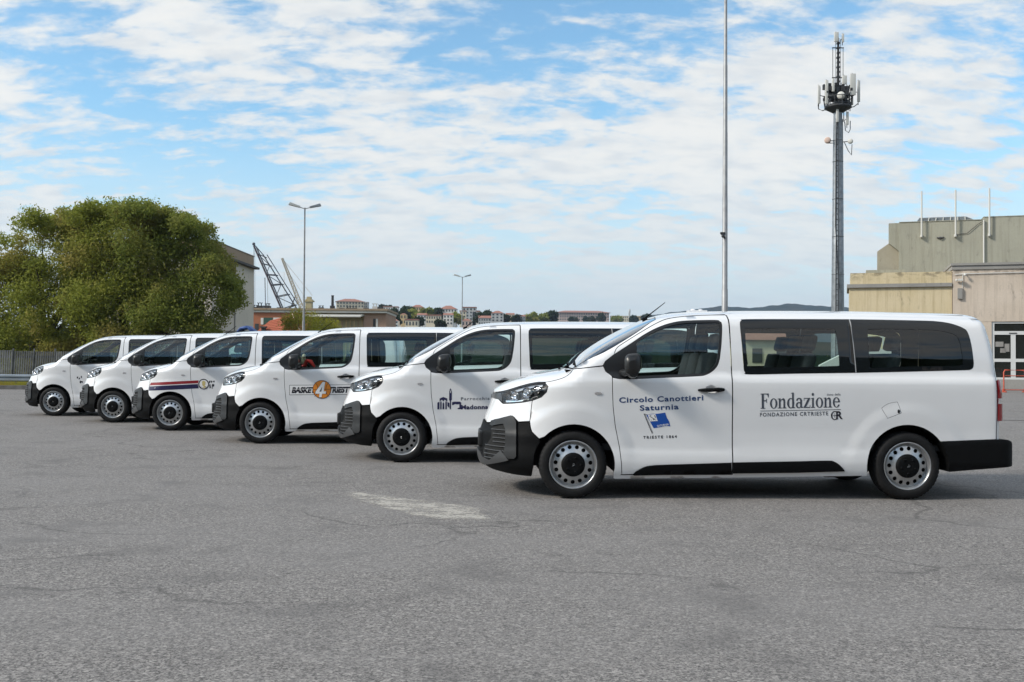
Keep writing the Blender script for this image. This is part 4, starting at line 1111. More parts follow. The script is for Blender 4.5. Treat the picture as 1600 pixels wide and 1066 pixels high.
def tree(name, base, trunk_h, blobs, per, size, mat, label, group=None, seed=1, r0=.25, flat=.85, limbs=True, cat='tree'):
    root = empty(name, base, 0, label, cat, group)
    m = MB(); r = random.Random(seed); top = Vector((0, 0, trunk_h))
    m.tube([(0, 0, -.1), (.05, .02, trunk_h * .5), top], [r0 * 1.25, r0, r0 * .8], 8)
    if limbs:
        for (bx, by, bz, br) in blobs[:14]:
            e = Vector((bx - base[0], by - base[1], bz - base[2])); mid = top.lerp(e, .5) + Vector((r.uniform(-.3, .3), r.uniform(-.3, .3), -.06 * e.length))
            m.tube([top * .85, mid, e], [r0 * .5, r0 * .28, r0 * .07], 5, 0, False)
    m.build('trunk', 'bark', root)
    rel = [(bx - base[0], by - base[1], bz - base[2], br) for bx, by, bz, br in blobs]
    leaf_mesh('crown', rel, per, size, mat, root, seed, flat)
    return root
OUT = [(-31, .4), (-31, 6.9), (-28.3, 7.1), (-27.7, 8.3), (-27.0, 9.2), (-26.2, 9.6), (-25.2, 9.4), (-24.3, 9.7), (-22.7, 9.9), (-21.2, 10.0), (-19.5, 9.8), (-17.8, 9.5), (-17.1, 8.9),
       (-16.5, 9.1), (-16.1, 8.3), (-15.7, 7.3), (-15.1, 6.1), (-14.45, 5.3), (-14.55, 4.4), (-15.3, 3.6), (-16.0, 2.6), (-17.5, 1.5), (-20, .5)]
def crown_blobs(n, xa, xb, y0, dy, rmin, rmax, seed):
    r = random.Random(seed); out = []; tries = 0
    def fits(x, z, br):
        k = br * .9
        return all(bool(inpoly(np.array([[x + a * k, z + b * k * .85]]), OUT)[0]) for a, b in ((0, 0), (1, 0), (-1, 0), (0, 1), (0, -1), (.7, .7), (-.7, .7)))
    while len(out) < n and tries < 40000:
        tries += 1; x, z, br = r.uniform(xa, xb), r.uniform(.8, 9.7), r.uniform(rmin, rmax)
        if fits(x, z, br): out.append((x, y0 + r.uniform(-dy, dy) * (1 - .45 * z / 10), z, br))
    for i in range(70):                       # small clumps that fill the crown out to its edge
        x = r.uniform(xa, xb); br = r.uniform(.32, .6)
        for z in np.arange(9.9, 2, -.12):
            if fits(x, float(z), br): out.append((x, y0 + r.uniform(-dy, dy) * .8, float(z) - abs(r.gauss(0, .35)), br)); break
    if xb > -15:
        for i in range(40):
            z = r.uniform(2.2, 7); br = r.uniform(.3, .6)
            for x in np.arange(-13.5, -17, -.1):
                if fits(float(x), z, br): out.append((float(x), y0 + r.uniform(-dy, dy) * .7, z, br)); break
    return out
low = random.Random(5)
tree('broadleaf_tree', (-26.2, 57.5, 0), 2.6, crown_blobs(70, -30.9, -23.0, 57, 2.6, .45, 1.35, 11) + [(low.uniform(-30.5, -23.5), 57 + low.uniform(-2.6, -.5), low.uniform(.9, 3.6), low.uniform(.6, 1.0)) for _ in range(26)], 1050, .094, 'leaf_olive', 'big rounded tree turning yellow at the far left above the slatted fence', 'trees behind the slatted fence', 21, .32)
tree('broadleaf_tree', (-21.6, 57.0, 0), 2.4, crown_blobs(44, -24.6, -18.8, 56.5, 2.8, .5, 1.5, 12), 1050, .094, 'leaf_olive', 'tallest bushy tree in the middle of the clump, olive green', 'trees behind the slatted fence', 22, .34)
tree('broadleaf_tree', (-17.2, 56.0, 0), 2.6, crown_blobs(40, -20.6, -14.2, 55, 2.4, .5, 1.35, 13), 1100, .094, 'leaf_dark', 'darker green tree at the right end of the clump, touching the beige building', 'trees behind the slatted fence', 23, .30)

# ================================================================== left edge: fence, guard rail, kerb
fr_ = empty('slatted_fence', (-28, 47.5, 0), 0, 'grey slatted fence of leaning vertical boards under the trees', 'fence')
for k in range(17):
    x0 = k * .97; m = MB(); r = random.Random(k); lean = r.uniform(.02, .10); top = 1.70 - .03 * r.random() - .012 * k
    for j in range(9):
        xx = x0 + .02 + j * .104; a = MB()
        m.add([(xx, 0, .12), (xx + .07, 0, .12), (xx + .07 + lean, 0, top + r.uniform(-.01, .01)), (xx + lean, 0, top), (xx, .03, .12), (xx + .07, .03, .12), (xx + .07 + lean, .03, top), (xx + lean, .03, top)],
              [(0, 1, 2, 3), (7, 6, 5, 4), (0, 3, 7, 4), (1, 5, 6, 2), (3, 2, 6, 7)])
    m.box(x0 - .0, x0 + .98, .035, .07, .45, .55); m.box(x0, x0 + .98, .035, .07, 1.30, 1.40)
    o = m.build('fence_panel', 'fence_slat_light' if k % 3 == 1 else 'fence_slat', fr_)
    p = MB(); p.box(x0 - .03, x0 + .03, .03, .10, 0, 1.74); p.build('fence_post', 'fence_slat', fr_)
gr = empty('guard_rail', (-30, 43.5, 0), 0, 'steel guard rail along the kerb at the left edge', 'guard rail')
m = MB(); prof = [(.0, .30), (.05, .34), (.05, .40), (.0, .44), (.0, .46), (.05, .50), (.05, .56), (.0, .60)]
vs = [(x, -p[0], p[1]) for x in (0, 18) for p in prof]; m.add(vs, [(i, i + 8, i + 9, i + 1) for i in range(7)]); m.build('rail_beam', 'rail_steel', gr)
for k in range(10): m = MB(); m.box(k * 2 - .04, k * 2 + .04, .01, .09, 0, .58); m.build('rail_post', 'galvanised', gr)
m = MB()
for k in range(40): m.box(-32 + k * .5 + .005, -32 + k * .5 + .495, 42.4, 42.65, 0, .16 + .004 * (k % 3))
tag(m.build('kerb', 'kerb_stone'), kind='structure')
m = MB(); m.box(-60, -9, 42.65, 62, -.1, .10); tag(m.build('verge', 'dry_grass'), kind='structure')
def tufts(name, n, x0, x1, y0, y1, h, mat, seed):
    r = np.random.default_rng(seed); b = np.stack([r.uniform(x0, x1, n), r.uniform(y0, y1, n), np.full(n, .1)], -1)
    t = b + np.stack([r.normal(0, .08, n), r.normal(0, .05, n), r.uniform(.3, 1, n) * h], -1); w_ = np.array([.012, 0, 0])
    V = np.stack([b - w_, b + w_, t], 1).reshape(-1, 3); me = bpy.data.meshes.new(name)
    me.from_pydata(V.tolist(), [], [(3 * i, 3 * i + 1, 3 * i + 2) for i in range(n)]); o = link(name, me, None, [mat]); tag(o, kind='stuff', label='dry grass along the kerb under the guard rail'); return o
tufts('dry_grass', 5000, -30, -12, 42.7, 46.5, .35, 'leaf_yellow', 4)

# ================================================================== lamps and masts
def street_lamp(x, y, h, label, bank):
    root = empty('street_lamp', (x, y, 0), bank, label, 'street lamp', 'twin headed street lamps')
    m = MB(); m.tube([(0, 0, 0), (0, 0, h * .33), (0, 0, h * .34), (0, 0, h)], [.105, .095, .075, .05], 10); m.build('lamp_pole', 'pole_grey', root)
    for s in (-1, 1):
        m = MB(); m.tube([(0, 0, h - .08), (s * .38, 0, h + .03)], .03, 6); a = m.build('lamp_arm', 'pole_grey', root)
        m = MB(); M_ = Matrix.Translation((s * .34, 0, h + .02)) @ Matrix.Rotation(s * radians(-17), 4, 'Y')
        vs = [(0, -.09, -.02), (0, .09, -.02), (s * .75, .11, -.05), (s * .75, -.11, -.05), (0, -.08, .04), (0, .08, .04), (s * .72, .09, .05), (s * .72, -.09, .05)]; vs = [(q[0] * 1.06, q[1] * 1.6, q[2] * 1.9) for q in vs]
        m.add(vs, [(0, 1, 2, 3), (7, 6, 5, 4), (0, 4, 5, 1), (1, 5, 6, 2), (2, 6, 7, 3), (3, 7, 4, 0)], 0, False, M_); m.build('lamp_head', 'antenna_white' if s < 0 else 'galvanised', root)
p1, p2 = at(474.5, 500, 72), at(722, 490, 131)
street_lamp(p1.x, 72, 12.0, 'nearer twin headed street lamp in front of the brick building', .25)
street_lamp(p2.x, 131, 12.0, 'farther, smaller twin headed street lamp before the hillside houses', .2)
ma = empty('light_mast', (12.46, 60, 0), 0, 'tall stepped grey light mast rising out of the picture', 'mast')
zs = [0, 5.6, 5.62, 11.0, 11.02, 14.8, 14.82, 18.8, 18.82, 26]; rs = [.185, .175, .158, .150, .143, .136, .128, .118, .108, .075]
m = MB(); m.tube([(0, 0, z) for z in zs], rs, 14); m.build('mast_shaft', 'pole_grey', ma)
cp = at(1129, 364, 60); m = MB(); m.box(-.30, -.02, -.20, -.08, cp.z - 1.0 + .9, cp.z + .02); m.tube([(-.10, -.1, cp.z - .30), (0, -.1, cp.z - .10)], .03, 6); m.ball((-.16, -.22, cp.z - .22), .10, 10); m.tube([(0, -.14, cp.z - .35), (-.28, -.16, cp.z - .05)], .035, 6)
cc = m.build('surveillance_camera', 'dark_steel', ma)
# --- telecom tower
tw = empty('telecom_tower', (30.22, 95, 0), 0, 'tall grey telecom tower crowded with white panel antennas', 'tower')
m = MB(); m.lathe([(.62, 0), (.56, 8), (.56, 8.02), (.50, 15), (.49, 15.02), (.43, 22.5), (.38, 25), (.30, 27)], 'Z', 20); m.build('tower_shaft', 'galvanised', tw)
for z in (6, 9.5, 13, 16.5, 20, 22.0): m = MB(); m.lathe([(.60 - z * .0075, z), (.63 - z * .0075, z), (.63 - z * .0075, z + .10), (.60 - z * .0075, z + .10)], 'Z', 20); m.build('shaft_collar', 'galvanised', tw)
m = MB(); m.tube([(-.36, -.52, 0), (-.30, -.42, 24)], .03, 5); m.tube([(-.12, -.62, 0), (-.12, -.46, 24)], .03, 5)
for k in range(46): m.bar((-.35 + k * .001, -.52 + k * .002, .6 + k * .5), (-.12, -.60 + k * .003, .6 + k * .5), .02)
m.tube([(.56, -.1, 0), (.40, -.1, 24)], .05, 5); m.tube([(.50, -.3, 0), (.46, -.35, 5), (-.1, -.58, 9), (-.36, -.40, 14), (-.30, -.40, 24)], .035, 5)
m.build('cable_ladder', 'dark_steel', tw)
m = MB(); m.lathe([(.45, 24.6), (1.15, 25.0), (1.22, 25.05), (1.22, 25.20), (.4, 25.25)], 'Z', 24); m.lathe([(1.30, 25.95), (1.33, 25.95), (1.33, 26.02), (1.30, 26.02)], 'Z', 24)
for k in range(12): a = k * pi / 6; m.bar((1.2 * cos(a), 1.2 * sin(a), 25.1), (1.32 * cos(a), 1.32 * sin(a), 26.0), .03)
m.build('antenna_platform', 'dark_steel', tw)
m = MB(); rr = random.Random(3)
m.tube([(0, 0, 26), (.02, 0, 31.6)], [.16, .10], 8)
for sx in (-.48, .48): m.tube([(sx, 0, 27.9), (sx, 0, 30.7)], .03, 5)
for z in (27.9, 30.7): m.bar((-.55, 0, z), (.55, 0, z), .05)
m.tube([(.22, -.1, 26), (.22, -.1, 31.5)], .025, 5); m.tube([(-.2, .1, 26), (-.2, .1, 31)], .02, 5)
for k in range(95):
    x, y, z = max(-1.3, min(1.3, rr.gauss(0, .62))), rr.uniform(-.7, .6), rr.uniform(25.2, 27.2); s = rr.uniform(.06, .20); m.box(x - s, x + s, y - s, y + s, z - s * 1.3, z + s * 1.3)
for k in range(30):
    x, y = rr.uniform(-1.35, 1.35), rr.uniform(-.6, .4); m.tube([(x, y, rr.uniform(24.7, 25.3)), (x + rr.uniform(-.1, .1), y, rr.uniform(26.3, 27.6))], .028, 5)
for k in range(10):
    z = 27.0 + k * .45; m.box(-.14 + .04 * (k % 2), .16, -.14, .12, z, z + .16)
m.build('equipment_mast', 'dark_steel', tw)
def panel(x, y, z0, z1, w_, mt='antenna_white', rz=0.0, nm='panel_antenna'):
    m = MB(); M_ = Matrix.Translation((x, y, 0)) @ Matrix.Rotation(rz, 4, 'Z')
    m.box(-w_ / 2, w_ / 2, -.09, .06, z0, z1, 0, M_); o = m.build(nm, mt, tw, bevel=.02)
    b = MB(); b.tube([(x, y + .14, z0 - .25), (x, y + .14, z1 + .1)], .035, 6); b.bar((x, y + .14, (z0 + z1) / 2), (x * .4, y * .3, (z0 + z1) / 2 - .3), .03); b.build('antenna_bracket', 'dark_steel', o)
for a in ((-1.85, -.2, 25.4, 27.1, .20), (-1.22, -.55, 25.3, 27.5, .27), (-.68, -.75, 26.4, 27.6, .22), (.38, -.7, 27.1, 27.9, .42), (1.17, -.65, 26.1, 28.1, .52), (1.88, -.15, 25.6, 27.6, .24), (-.24, -.62, 23.6, 24.8, .22), (.75, -.4, 23.4, 24.6, .22), (-.22, -.2, 31.2, 32.1, .40), (.42, -.1, 31.2, 32.0, .20), (-1.6, .5, 25.6, 27.2, .22), (1.5, .6, 25.5, 27.3, .22)):
    panel(*a)
def dish(x, y, z, r, mt='antenna_white'):
    m = MB(); M_ = Matrix.Translation((x, y, z)) @ Matrix.Rotation(radians(90), 4, 'X') @ Matrix.Rotation(radians(-22), 4, 'Y')
    m.lathe([(.001, r * .42), (r * .6, r * .40), (r * .95, r * .25), (r, .0), (r, -.10), (.001, -.12)], 'Z', 20, 0, M_); o = m.build('dish_antenna', mt, tw)
    b = MB(); b.tube([(x, y + .1, z), (x * .3, y * .3, z - .05)], .04, 6); b.build('dish_arm', 'dark_steel', o)
dish(-.02, -.95, 26.0, .36); dish(-1.02, -.2, 22.0, .30, 'house_pink'); dish(1.05, -.35, 21.9, .24)
m = MB(); m.tube([(-1.85, 0, 25.35), (-1.80, 0, 24.95), (-1.4, 0, 24.8), (-.9, 0, 25.05)], .05, 6); m.tube([(1.88, 0, 25.5), (1.5, 0, 25.2), (1.0, 0, 25.1)], .05, 6)
m.tube([(.45, -.3, 24.6), (.45, -.3, 23.8), (.55, -.3, 23.6), (.6, -.3, 22.9), (.9, -.3, 22.7), (1.05, -.3, 23.0), (1.05, -.3, 23.8)], .045, 6); m.tube([(.5, -.3, 21.8), (.85, -.35, 21.0), (1.15, -.35, 20.6), (1.2, -.35, 21.6)], .04, 6); m.bar((-1.0, -.1, 21.75), (.4, -.2, 21.75), .04)
m.build('support_arm', 'galvanised', tw)

# ================================================================== buildings on the right
def wall_box(root, name, x0, x1, y0, y1, z0, z1, mat, bevel=0.0):
    m = MB(); m.box(x0, x1, y0, y1, z0, z1); return m.build(name, mat, root, bevel)
TURN = radians(-18)
hall = empty('concrete_hall', (19.1, 58, 0), TURN, 'weathered yellow and grey concrete hall with stepped roofs, behind the nearest van', 'building')
wall_box(hall, 'yellow_wall', 0, 5.38, 0, 5, 0, 5.58, 'yellow_render'); wall_box(hall, 'yellow_parapet', .06, 5.38, .06, 5, 5.785, 6.42, 'yellow_render')
wall_box(hall, 'cornice', -.12, 5.37, -.14, 5, 5.583, 5.78, 'grey_concrete')
wall_box(hall, 'upper_wall', 2.94, 7.68, 6.2, 16, 0, 10.0, 'green_render'); wall_box(hall, 'upper_wall', 7.72, 24, 6.15, 16, 0, 10.15, 'green_render')
m = MB(); m.add([(2.36, 6.3, 8.75), (2.96, 6.3, 8.25), (2.96, 6.3, 9.99), (2.36, 6.3, 9.99), (2.36, 6.9, 8.75), (2.96, 6.9, 8.25), (2.96, 6.9, 9.99), (2.36, 6.9, 9.99)], [(0, 1, 2, 3), (7, 6, 5, 4), (0, 3, 7, 4), (0, 4, 5, 1), (3, 2, 6, 7)]); m.build('overhang', 'green_render', hall)
wall_box(hall, 'coping', 2.95, 7.7, 6.16, 16, 10.002, 10.04, 'green_render'); wall_box(hall, 'coping', 7.704, 24, 6.12, 16, 10.152, 10.19, 'green_render')
m = MB(); m.add([(1.70, 6.6, 0), (3.2, 6.6, 0), (3.2, 6.6, 9.35), (2.75, 6.6, 9.05), (1.70, 6.6, 8.3), (1.70, 7.4, 0), (3.2, 7.4, 0), (3.2, 7.4, 9.35), (2.75, 7.4, 9.05), (1.70, 7.4, 8.3)], [(0, 1, 2, 3, 4), (9, 8, 7, 6, 5), (0, 4, 9, 5), (4, 3, 8, 9), (3, 2, 7, 8)]); m.build('stair_head', 'cream_concrete', hall)
wall_box(hall, 'low_step', 1.0, 3.2, 5.0, 6.19, 0, 7.0, 'green_render')
m = MB(); m.add([(3.9, 9, 10.08), (8.2, 9, 10.08), (7.0, 9, 10.62), (4.3, 9, 10.62), (3.9, 14, 10.08), (8.2, 14, 10.08), (7.0, 14, 10.62), (4.3, 14, 10.62)], [(0, 1, 2, 3), (7, 6, 5, 4), (3, 2, 6, 7), (0, 3, 7, 4), (1, 5, 6, 2)]); m.build('rooflight', 'galvanised', hall)
for k in range(7): m = MB(); m.bar((4.3 + k * .45, 8.95, 10.08), (4.45 + k * .42, 8.95, 10.6), .03); m.build('rooflight_bar', 'antenna_white', hall)
for x, zt, zb in ((4.22, 11.85, 9.05), (6.13, 11.85, 9.02), (8.0, 11.85, 9.0)):
    m = MB(); m.tube([(x, 5.95, zt), (x, 5.95, zb)], .05, 10); m.box(x - .07, x + .07, 5.98, 6.2, zb - .02, zb + .14); m.build('vent_pipe', 'antenna_white', hall)
m = MB(); m.tube([(7.70, 6.05, 6.6), (7.70, 6.05, 9.98)], .045, 8); m.build('drain_pipe', 'antenna_white', hall)
m = MB(); m.ball((5.3, 6.15, 8.98), (.14, .06, .07), 8); m.tube([(5.1, 6.15, 9.0), (5.3, 6.1, 8.95), (5.5, 6.15, 9.02)], .04, 6); m.build('wall_lamp', 'dark_trim', hall)
m = MB(); m.tube([(6.2, 6.16, 9.15), (6.8, 6.14, 9.22), (7.4, 6.14, 9.75), (7.66, 6.14, 9.9)], .018, 5); m.build('wall_cable', 'dark_trim', hall)
wing = empty('entrance_wing', (24.22, 56.25, -.112), TURN, 'pinkish concrete entrance wing with white framed glass doors at the right edge', 'building')
wall_box(wing, 'front_wall', 0, 9.5, 0, 5.8, 3.46, 6.098, 'pink_render'); wall_box(wing, 'side_wall', 0, 1.80, .01, 5.8, 0, 3.458, 'pink_render'); wall_box(wing, 'base_wall', 1.803, 9.5, .05, .35, 0, .56, 'grey_concrete')
wall_box(wing, 'roof_band', -.05, 9.6, -.06, 5.8, 6.10, 6.30, 'grey_concrete'); wall_box(wing, 'roof_edge', -.09, 9.7, -.12, 5.8, 6.303, 6.42, 'grey_concrete')
wall_box(wing, 'lobby', 1.9, 9.5, 1.6, 1.7, .5, 3.45, 'brown_band')
for (x0, x1, z0, z1) in ((1.806, 9.5, 3.36, 3.455), (1.806, 9.5, 2.80, 2.98), (1.806, 9.5, 1.44, 1.60), (1.806, 9.5, .562, .66), (1.806, 1.93, .66, 3.36), (2.68, 2.90, .66, 2.80), (3.85, 4.05, .66, 2.80), (5.4, 5.55, .66, 2.8)):
    wall_box(wing, 'door_frame', x0, x1, .06 - (.004 if z1 - z0 < .2 else 0), .16, z0, z1, 'white_metal')
for x0, x1 in ((1.93, 2.68), (2.90, 3.85), (4.05, 5.4)):
    for z0, z1 in ((1.60, 2.80), (.66, 1.44)): wall_box(wing, 'door_pane', x0, x1, .10, .115, z0, z1, 'plate_glass')
wall_box(wing, 'fanlight', 1.93, 9.5, .10, .115, 2.98, 3.36, 'plate_glass')
for (x0, x1, z0, z1) in ((1.98, 2.35, 2.2, 2.45), (2.2, 2.45, 1.9, 2.12), (2.4, 2.62, 1.95, 2.35)): wall_box(wing, 'notice', x0, x1, .085, .098, z0, z1, 'grey_concrete')
wall_box(wing, 'door_closer', 2.6, 2.95, .03, .055, 2.85, 2.90, 'dark_trim')
m = MB(); m.box(.22, .44, -.13, 0, 4.62, 5.15); m.build('meter_box', 'grey_concrete', wing); m = MB(); m.tube([(.10, -.05, 5.85), (.48, -.05, 5.88), (2.5, -.05, 5.9), (5.5, -.05, 5.92)], .02, 6); m.tube([(.42, -.05, 4.6), (.46, -.05, 5.9)], .015, 6); m.build('wall_cable', 'white_metal', wing)
m = MB(); m.ball((.55, -.22, 5.82), .075, 10); m.tube([(.55, -.2, 5.86), (.55, 0, 5.9)], .03, 6); m.box(.22, .45, -.30, -.12, 5.52, 5.62); m.ball((.16, -.12, 5.56), .06, 8); m.build('surveillance_camera', 'antenna_white', wing)
wing.scale = (1.083, 1.083, 1.083)
for k, x in enumerate((23.15, 24.25)):
    b_ = empty('crowd_barrier', (x, 48.2, 0), 0, ['left orange tubular barrier, half hidden by the tail lamp of the nearest van', 'right orange tubular barrier before the white glass doors'][k], 'barrier', 'orange barriers before the entrance')
    m = MB(); a = [(0, 0, .06), (0, 0, .95), (.05, 0, 1.05), (.95, 0, 1.05), (1.0, 0, .95), (1.0, 0, .06)]; m.tube(a, .032, 8); m.build('frame', 'barrier_orange', b_)
    for z in (.12, .78): m = MB(); m.tube([(0, 0, z), (1.0, 0, z)], .024, 6); m.build('crossbar', 'barrier_orange', b_)
    for xx in (0, 1.0): m = MB(); m.tube([(xx, -.25, .03), (xx, .25, .03)], .03, 6); m.box(xx - .05, xx + .05, -.06, .06, 0, .16); m.build('foot', 'barrier_orange', b_)
# things seen through the windows of the nearest van
lodge = empty('lodge', (16.4, 72, 0), 0, 'small pale lodge with red roof seen through the nearest van window', 'house')
wall_box(lodge, 'wall', 0, 3.4, 0, 5, 0, 2.9, 'house_cream')
m = MB(); m.add([(-.2, -.3, 2.9), (3.6, -.3, 2.9), (3.6, 5.2, 2.9), (-.2, 5.2, 2.9), (.9, 2.4, 3.9), (2.6, 2.4, 3.9)], [(0, 1, 5, 4), (1, 2, 5), (2, 3, 4, 5), (3, 0, 4), (3, 2, 1, 0)]); m.build('roof', 'far_roof', lodge)
for x in (.5, 2.2): wall_box(lodge, 'window', x, x + .7, -.04, .02, 1.3, 2.3, 'window_soft')
rampw = empty('ramp_wall', (18.2, 56.5, 0), 0, 'white ramp wall with railing seen through the nearest van rear window', 'wall')
m = MB(); m.add([(-1.2, 0, 0), (4.2, 0, 0), (4.2, 0, 2.1), (.6, 0, 2.1), (-1.2, 0, 1.2), (-1.2, .3, 0), (4.2, .3, 0), (4.2, .3, 2.1), (.6, .3, 2.1), (-1.2, .3, 1.2)], [(0, 1, 2, 3, 4), (9, 8, 7, 6, 5), (4, 3, 8, 9), (3, 2, 7, 8), (0, 4, 9, 5), (1, 6, 7, 2)]); m.build('wall', 'house_white', rampw)
for k in range(22): m = MB(); m.box(.7 + k * .16, .75 + k * .16, .10, .15, 2.1, 2.75); m.build('baluster', 'white_metal', rampw)
m = MB(); m.box(.65, 4.2, .09, .16, 2.752, 2.81); m.build('handrail', 'white_metal', rampw)

# ================================================================== buildings on the left
bl = empty('beige_building', (-31.5, 80, 0), 0, 'tall beige building with dark cornice behind the right hand tree', 'building')
wall_box(bl, 'wall', 0, 8.0, 0, 13, 0, 9.45, 'beige_wall'); wall_box(bl, 'cornice', -.3, 8.42, -.35, 13.35, 9.453, 9.63, 'dark_trim'); wall_box(bl, 'attic', 0, 7.98, .02, 12.98, 9.633, 10.60, 'brown_band'); wall_box(bl, 'coping', -.03, 8.03, -.03, 13.03, 10.603, 10.66, 'grey_concrete')
m = MB(); m.tube([(8.07, 6.5, 0), (8.07, 6.5, 9.4)], .05, 6); m.build('drain_pipe', 'grey_concrete', bl)
wall_box(bl, 'low_shed', 8.0, 9.0, 4.0, 8, 0, 3.6, 'grey_concrete')
B0 = at(393, 480, 140).x
bb = empty('brick_building', (B0, 140, 0), 0, 'long low brick and cream building with flat roof and dark roof cowls', 'building')
wall_box(bb, 'brick_wall', 0, 8.2, 0, 12, 0, 7.66, 'brick_wall'); wall_box(bb, 'panel_wall', 8.2, 15.3, .8, 12, 0, 7.66, 'cream_panel'); wall_box(bb, 'side_wall', 15.3, 18.4, .4, 12, 0, 7.66, 'brown_wall')
wall_box(bb, 'cornice', -.1, 18.5, -.2, 12, 7.67, 7.98, 'house_white'); wall_box(bb, 'roof_edge', -.2, 18.7, -.4, 12.4, 7.985, 8.25, 'brown_band')
m = MB(); m.add([(7.0, -.6, 7.25), (15.0, -.6, 7.25), (15.4, .3, 7.55), (7.2, .3, 7.55), (7.0, -.6, 7.08), (15.0, -.6, 7.08), (15.4, .3, 7.3), (7.2, .3, 7.3)], [(0, 1, 2, 3), (7, 6, 5, 4), (0, 4, 5, 1), (1, 5, 6, 2), (3, 7, 4, 0)]); m.build('canopy', 'antenna_white', bb)
for k in range(9): wall_box(bb, 'pilaster', 10.6 + k * .55, 10.70 + k * .55, .66, .8, 0, 6.7, 'brown_wall' if k % 4 == 3 else 'house_ochre')
for x0, x1, z0, z1, mt in ((1.3, 1.65, 6.0, 6.9, 'house_white'), (1.7, 2.9, 6.0, 6.95, 'shutter_green'), (3.0, 4.9, 5.6, 6.95, 'house_white'), (.5, 1.0, 5.2, 6.1, 'window_soft'), (5.6, 6.3, 5.4, 6.8, 'window_soft'), (16.6, 16.95, 5.4, 6.9, 'window_dark'), (17.0, 17.25, 5.4, 6.9, 'house_white')):
    wall_box(bb, 'window', x0, x1, (-.05 if x1 < 8 else .34), (.02 if x1 < 8 else .42), z0, z1, mt)
cowls = ((399, 478, 1), (406, 474, 2), (418, 475, 2), (437, 479, 0), (502, 478, 1), (534, 480, 0), (545, 479, 1), (554, 479, 1), (572, 480, 0), (586, 474, 3), (595, 476, 1))
for px_, py_, kind in cowls:
    c_ = at(px_, 482, 141.5); zt = at(px_, py_, 141.5).z - c_.z; m = MB()
    x, y, z = c_.x - B0, 1.5, 8.24; h = max(.35, zt + .1)
    m.box(x - .35, x + .35, y - .3, y + .3, z, z + h * .5)
    if kind:
        for s in (-.2, .2):
            m.tube([(x + s, y, z + h * .5), (x + s, y, z + h * .8)], .07, 6); m.tube([(x + s - .14, y, z + h * 1.05), (x + s, y, z + h * .8), (x + s + .14, y, z + h * 1.05)], .07, 6)
    m.build('roof_cowl', 'house_grey' if kind == 3 else 'dark_steel', bb)
c_ = at(519.5, 482, 141.5); m = MB(); x = c_.x - B0; m.tube([(x, 1.5, 8.2), (x, 1.5, 10.05)], [.20, .17], 10); m.box(x - .3, x + .3, 1.2, 1.8, 8.24, 8.7); m.lathe([(.17, 10.0), (.20, 10.0), (.20, 10.15), (.001, 10.15)], 'Z', 10, 0, Matrix.Translation((x, 1.5, 0))); m.build('flue', 'dark_steel', bb)
R0 = at(388, 500, 104)
rh = empty('red_roofed_house', (R0.x, 104, 0), 0, 'low house with broad red tiled roof in front of the brick building', 'house')
wall_box(rh, 'wall', .3, 7.0, .4, 6, 0, 3.2, 'house_cream')
rows = MB(); nrow = 13
A_, B_, C_ = Vector((-.4, 0, 3.0)), Vector((5.8, 0, 3.0)), Vector((7.2, 5, 3.0)); T1, T2 = Vector((1.6, 2.6, 5.3)), Vector((3.9, 2.6, 5.95))
for k in range(nrow):
    t0, t1 = k / nrow, (k + 1) / nrow
    for (p, q, r_, s_) in ((A_, B_, T2, T1), (B_, C_, T2, T2)):
        v = [p.lerp(s_, t0), q.lerp(r_, t0), q.lerp(r_, t1), p.lerp(s_, t1)]; rows.add([v[0] + Vector((0, 0, .05)), v[1] + Vector((0, 0, .05)), v[2], v[3], v[0], v[1]], [(0, 1, 2, 3), (4, 5, 1, 0)])
rows.add([A_, T1, Vector((-.4, 5, 3.0))], [(0, 2, 1)]); rows.add([Vector((-.4, 5, 3.0)), T1, T2, C_], [(0, 3, 2, 1)])
rf = rows.build('roof', 'roof_tile', rh); m = MB(); m.tube([B_ + Vector((0, 0, .06)), T2 + Vector((0, 0, .06))], .07, 6); m.build('hip_ridge', 'house_pink', rf); m = MB(); m.box(1.1, 1.5, .9, 1.3, 3.4, 4.5); m.box(1.0, 1.6, .8, 1.4, 4.5, 4.65); m.build('chimney', 'dark_trim', rf)
for i, (px_, py_, s_, mt) in enumerate(((470, 502, 1.15, 'leaf_yellow'), (505, 505, 1.2, 'leaf_yellow'))):
    b0 = at(px_, py_, 84 + 3 * i); r = random.Random(i + 40)
    bl_ = [(b0.x + r.uniform(-1, 1) * s_, b0.y + r.uniform(-.7, .7), b0.z + r.uniform(-2.2, .45) * s_, r.uniform(.35, .8) * s_) for _ in range(26)]
    tree('garden_tree', (b0.x, b0.y, 0), 1.6, bl_, 900, .075, mt, ['left bright yellow green garden tree, behind the nearer street lamp', 'right bright yellow green garden tree below the cream panels'][i], 'yellow green garden trees', 51 + i, .1)
tp = at(387, 516, 40); cano = empty('blue_canopy', (tp.x, 40, 0), 0, 'small blue tarpaulin canopy showing above the roof of the striped van', 'canopy')
m = MB(); pts = [(-.32, -.4, 2.42), (-.20, -.4, 2.56), (.06, -.4, 2.62), (.20, -.4, 2.50), (.34, -.4, 2.40)]; m.add([(a, y, z) for y in (-.4, .4) for a, _, z in pts] + [(a, y, z - .10) for y in (-.4, .4) for a, _, z in pts], [(i, i + 1, i + 6, i + 5) for i in range(4)] + [(i + 10, i + 15, i + 16, i + 11) for i in range(4)] + [(i, i + 10, i + 11, i + 1) for i in range(4)] + [(i + 5, i + 6, i + 16, i + 15) for i in range(4)] + [(0, 5, 15, 10), (4, 14, 19, 9)], 0, True); m.build('cover', 'tarpaulin_blue', cano)
for x in (-.18, .2): m = MB(); m.tube([(x, 0, 0), (x, 0, 2.48)], .04, 6); m.build('post', 'dark_steel', cano)
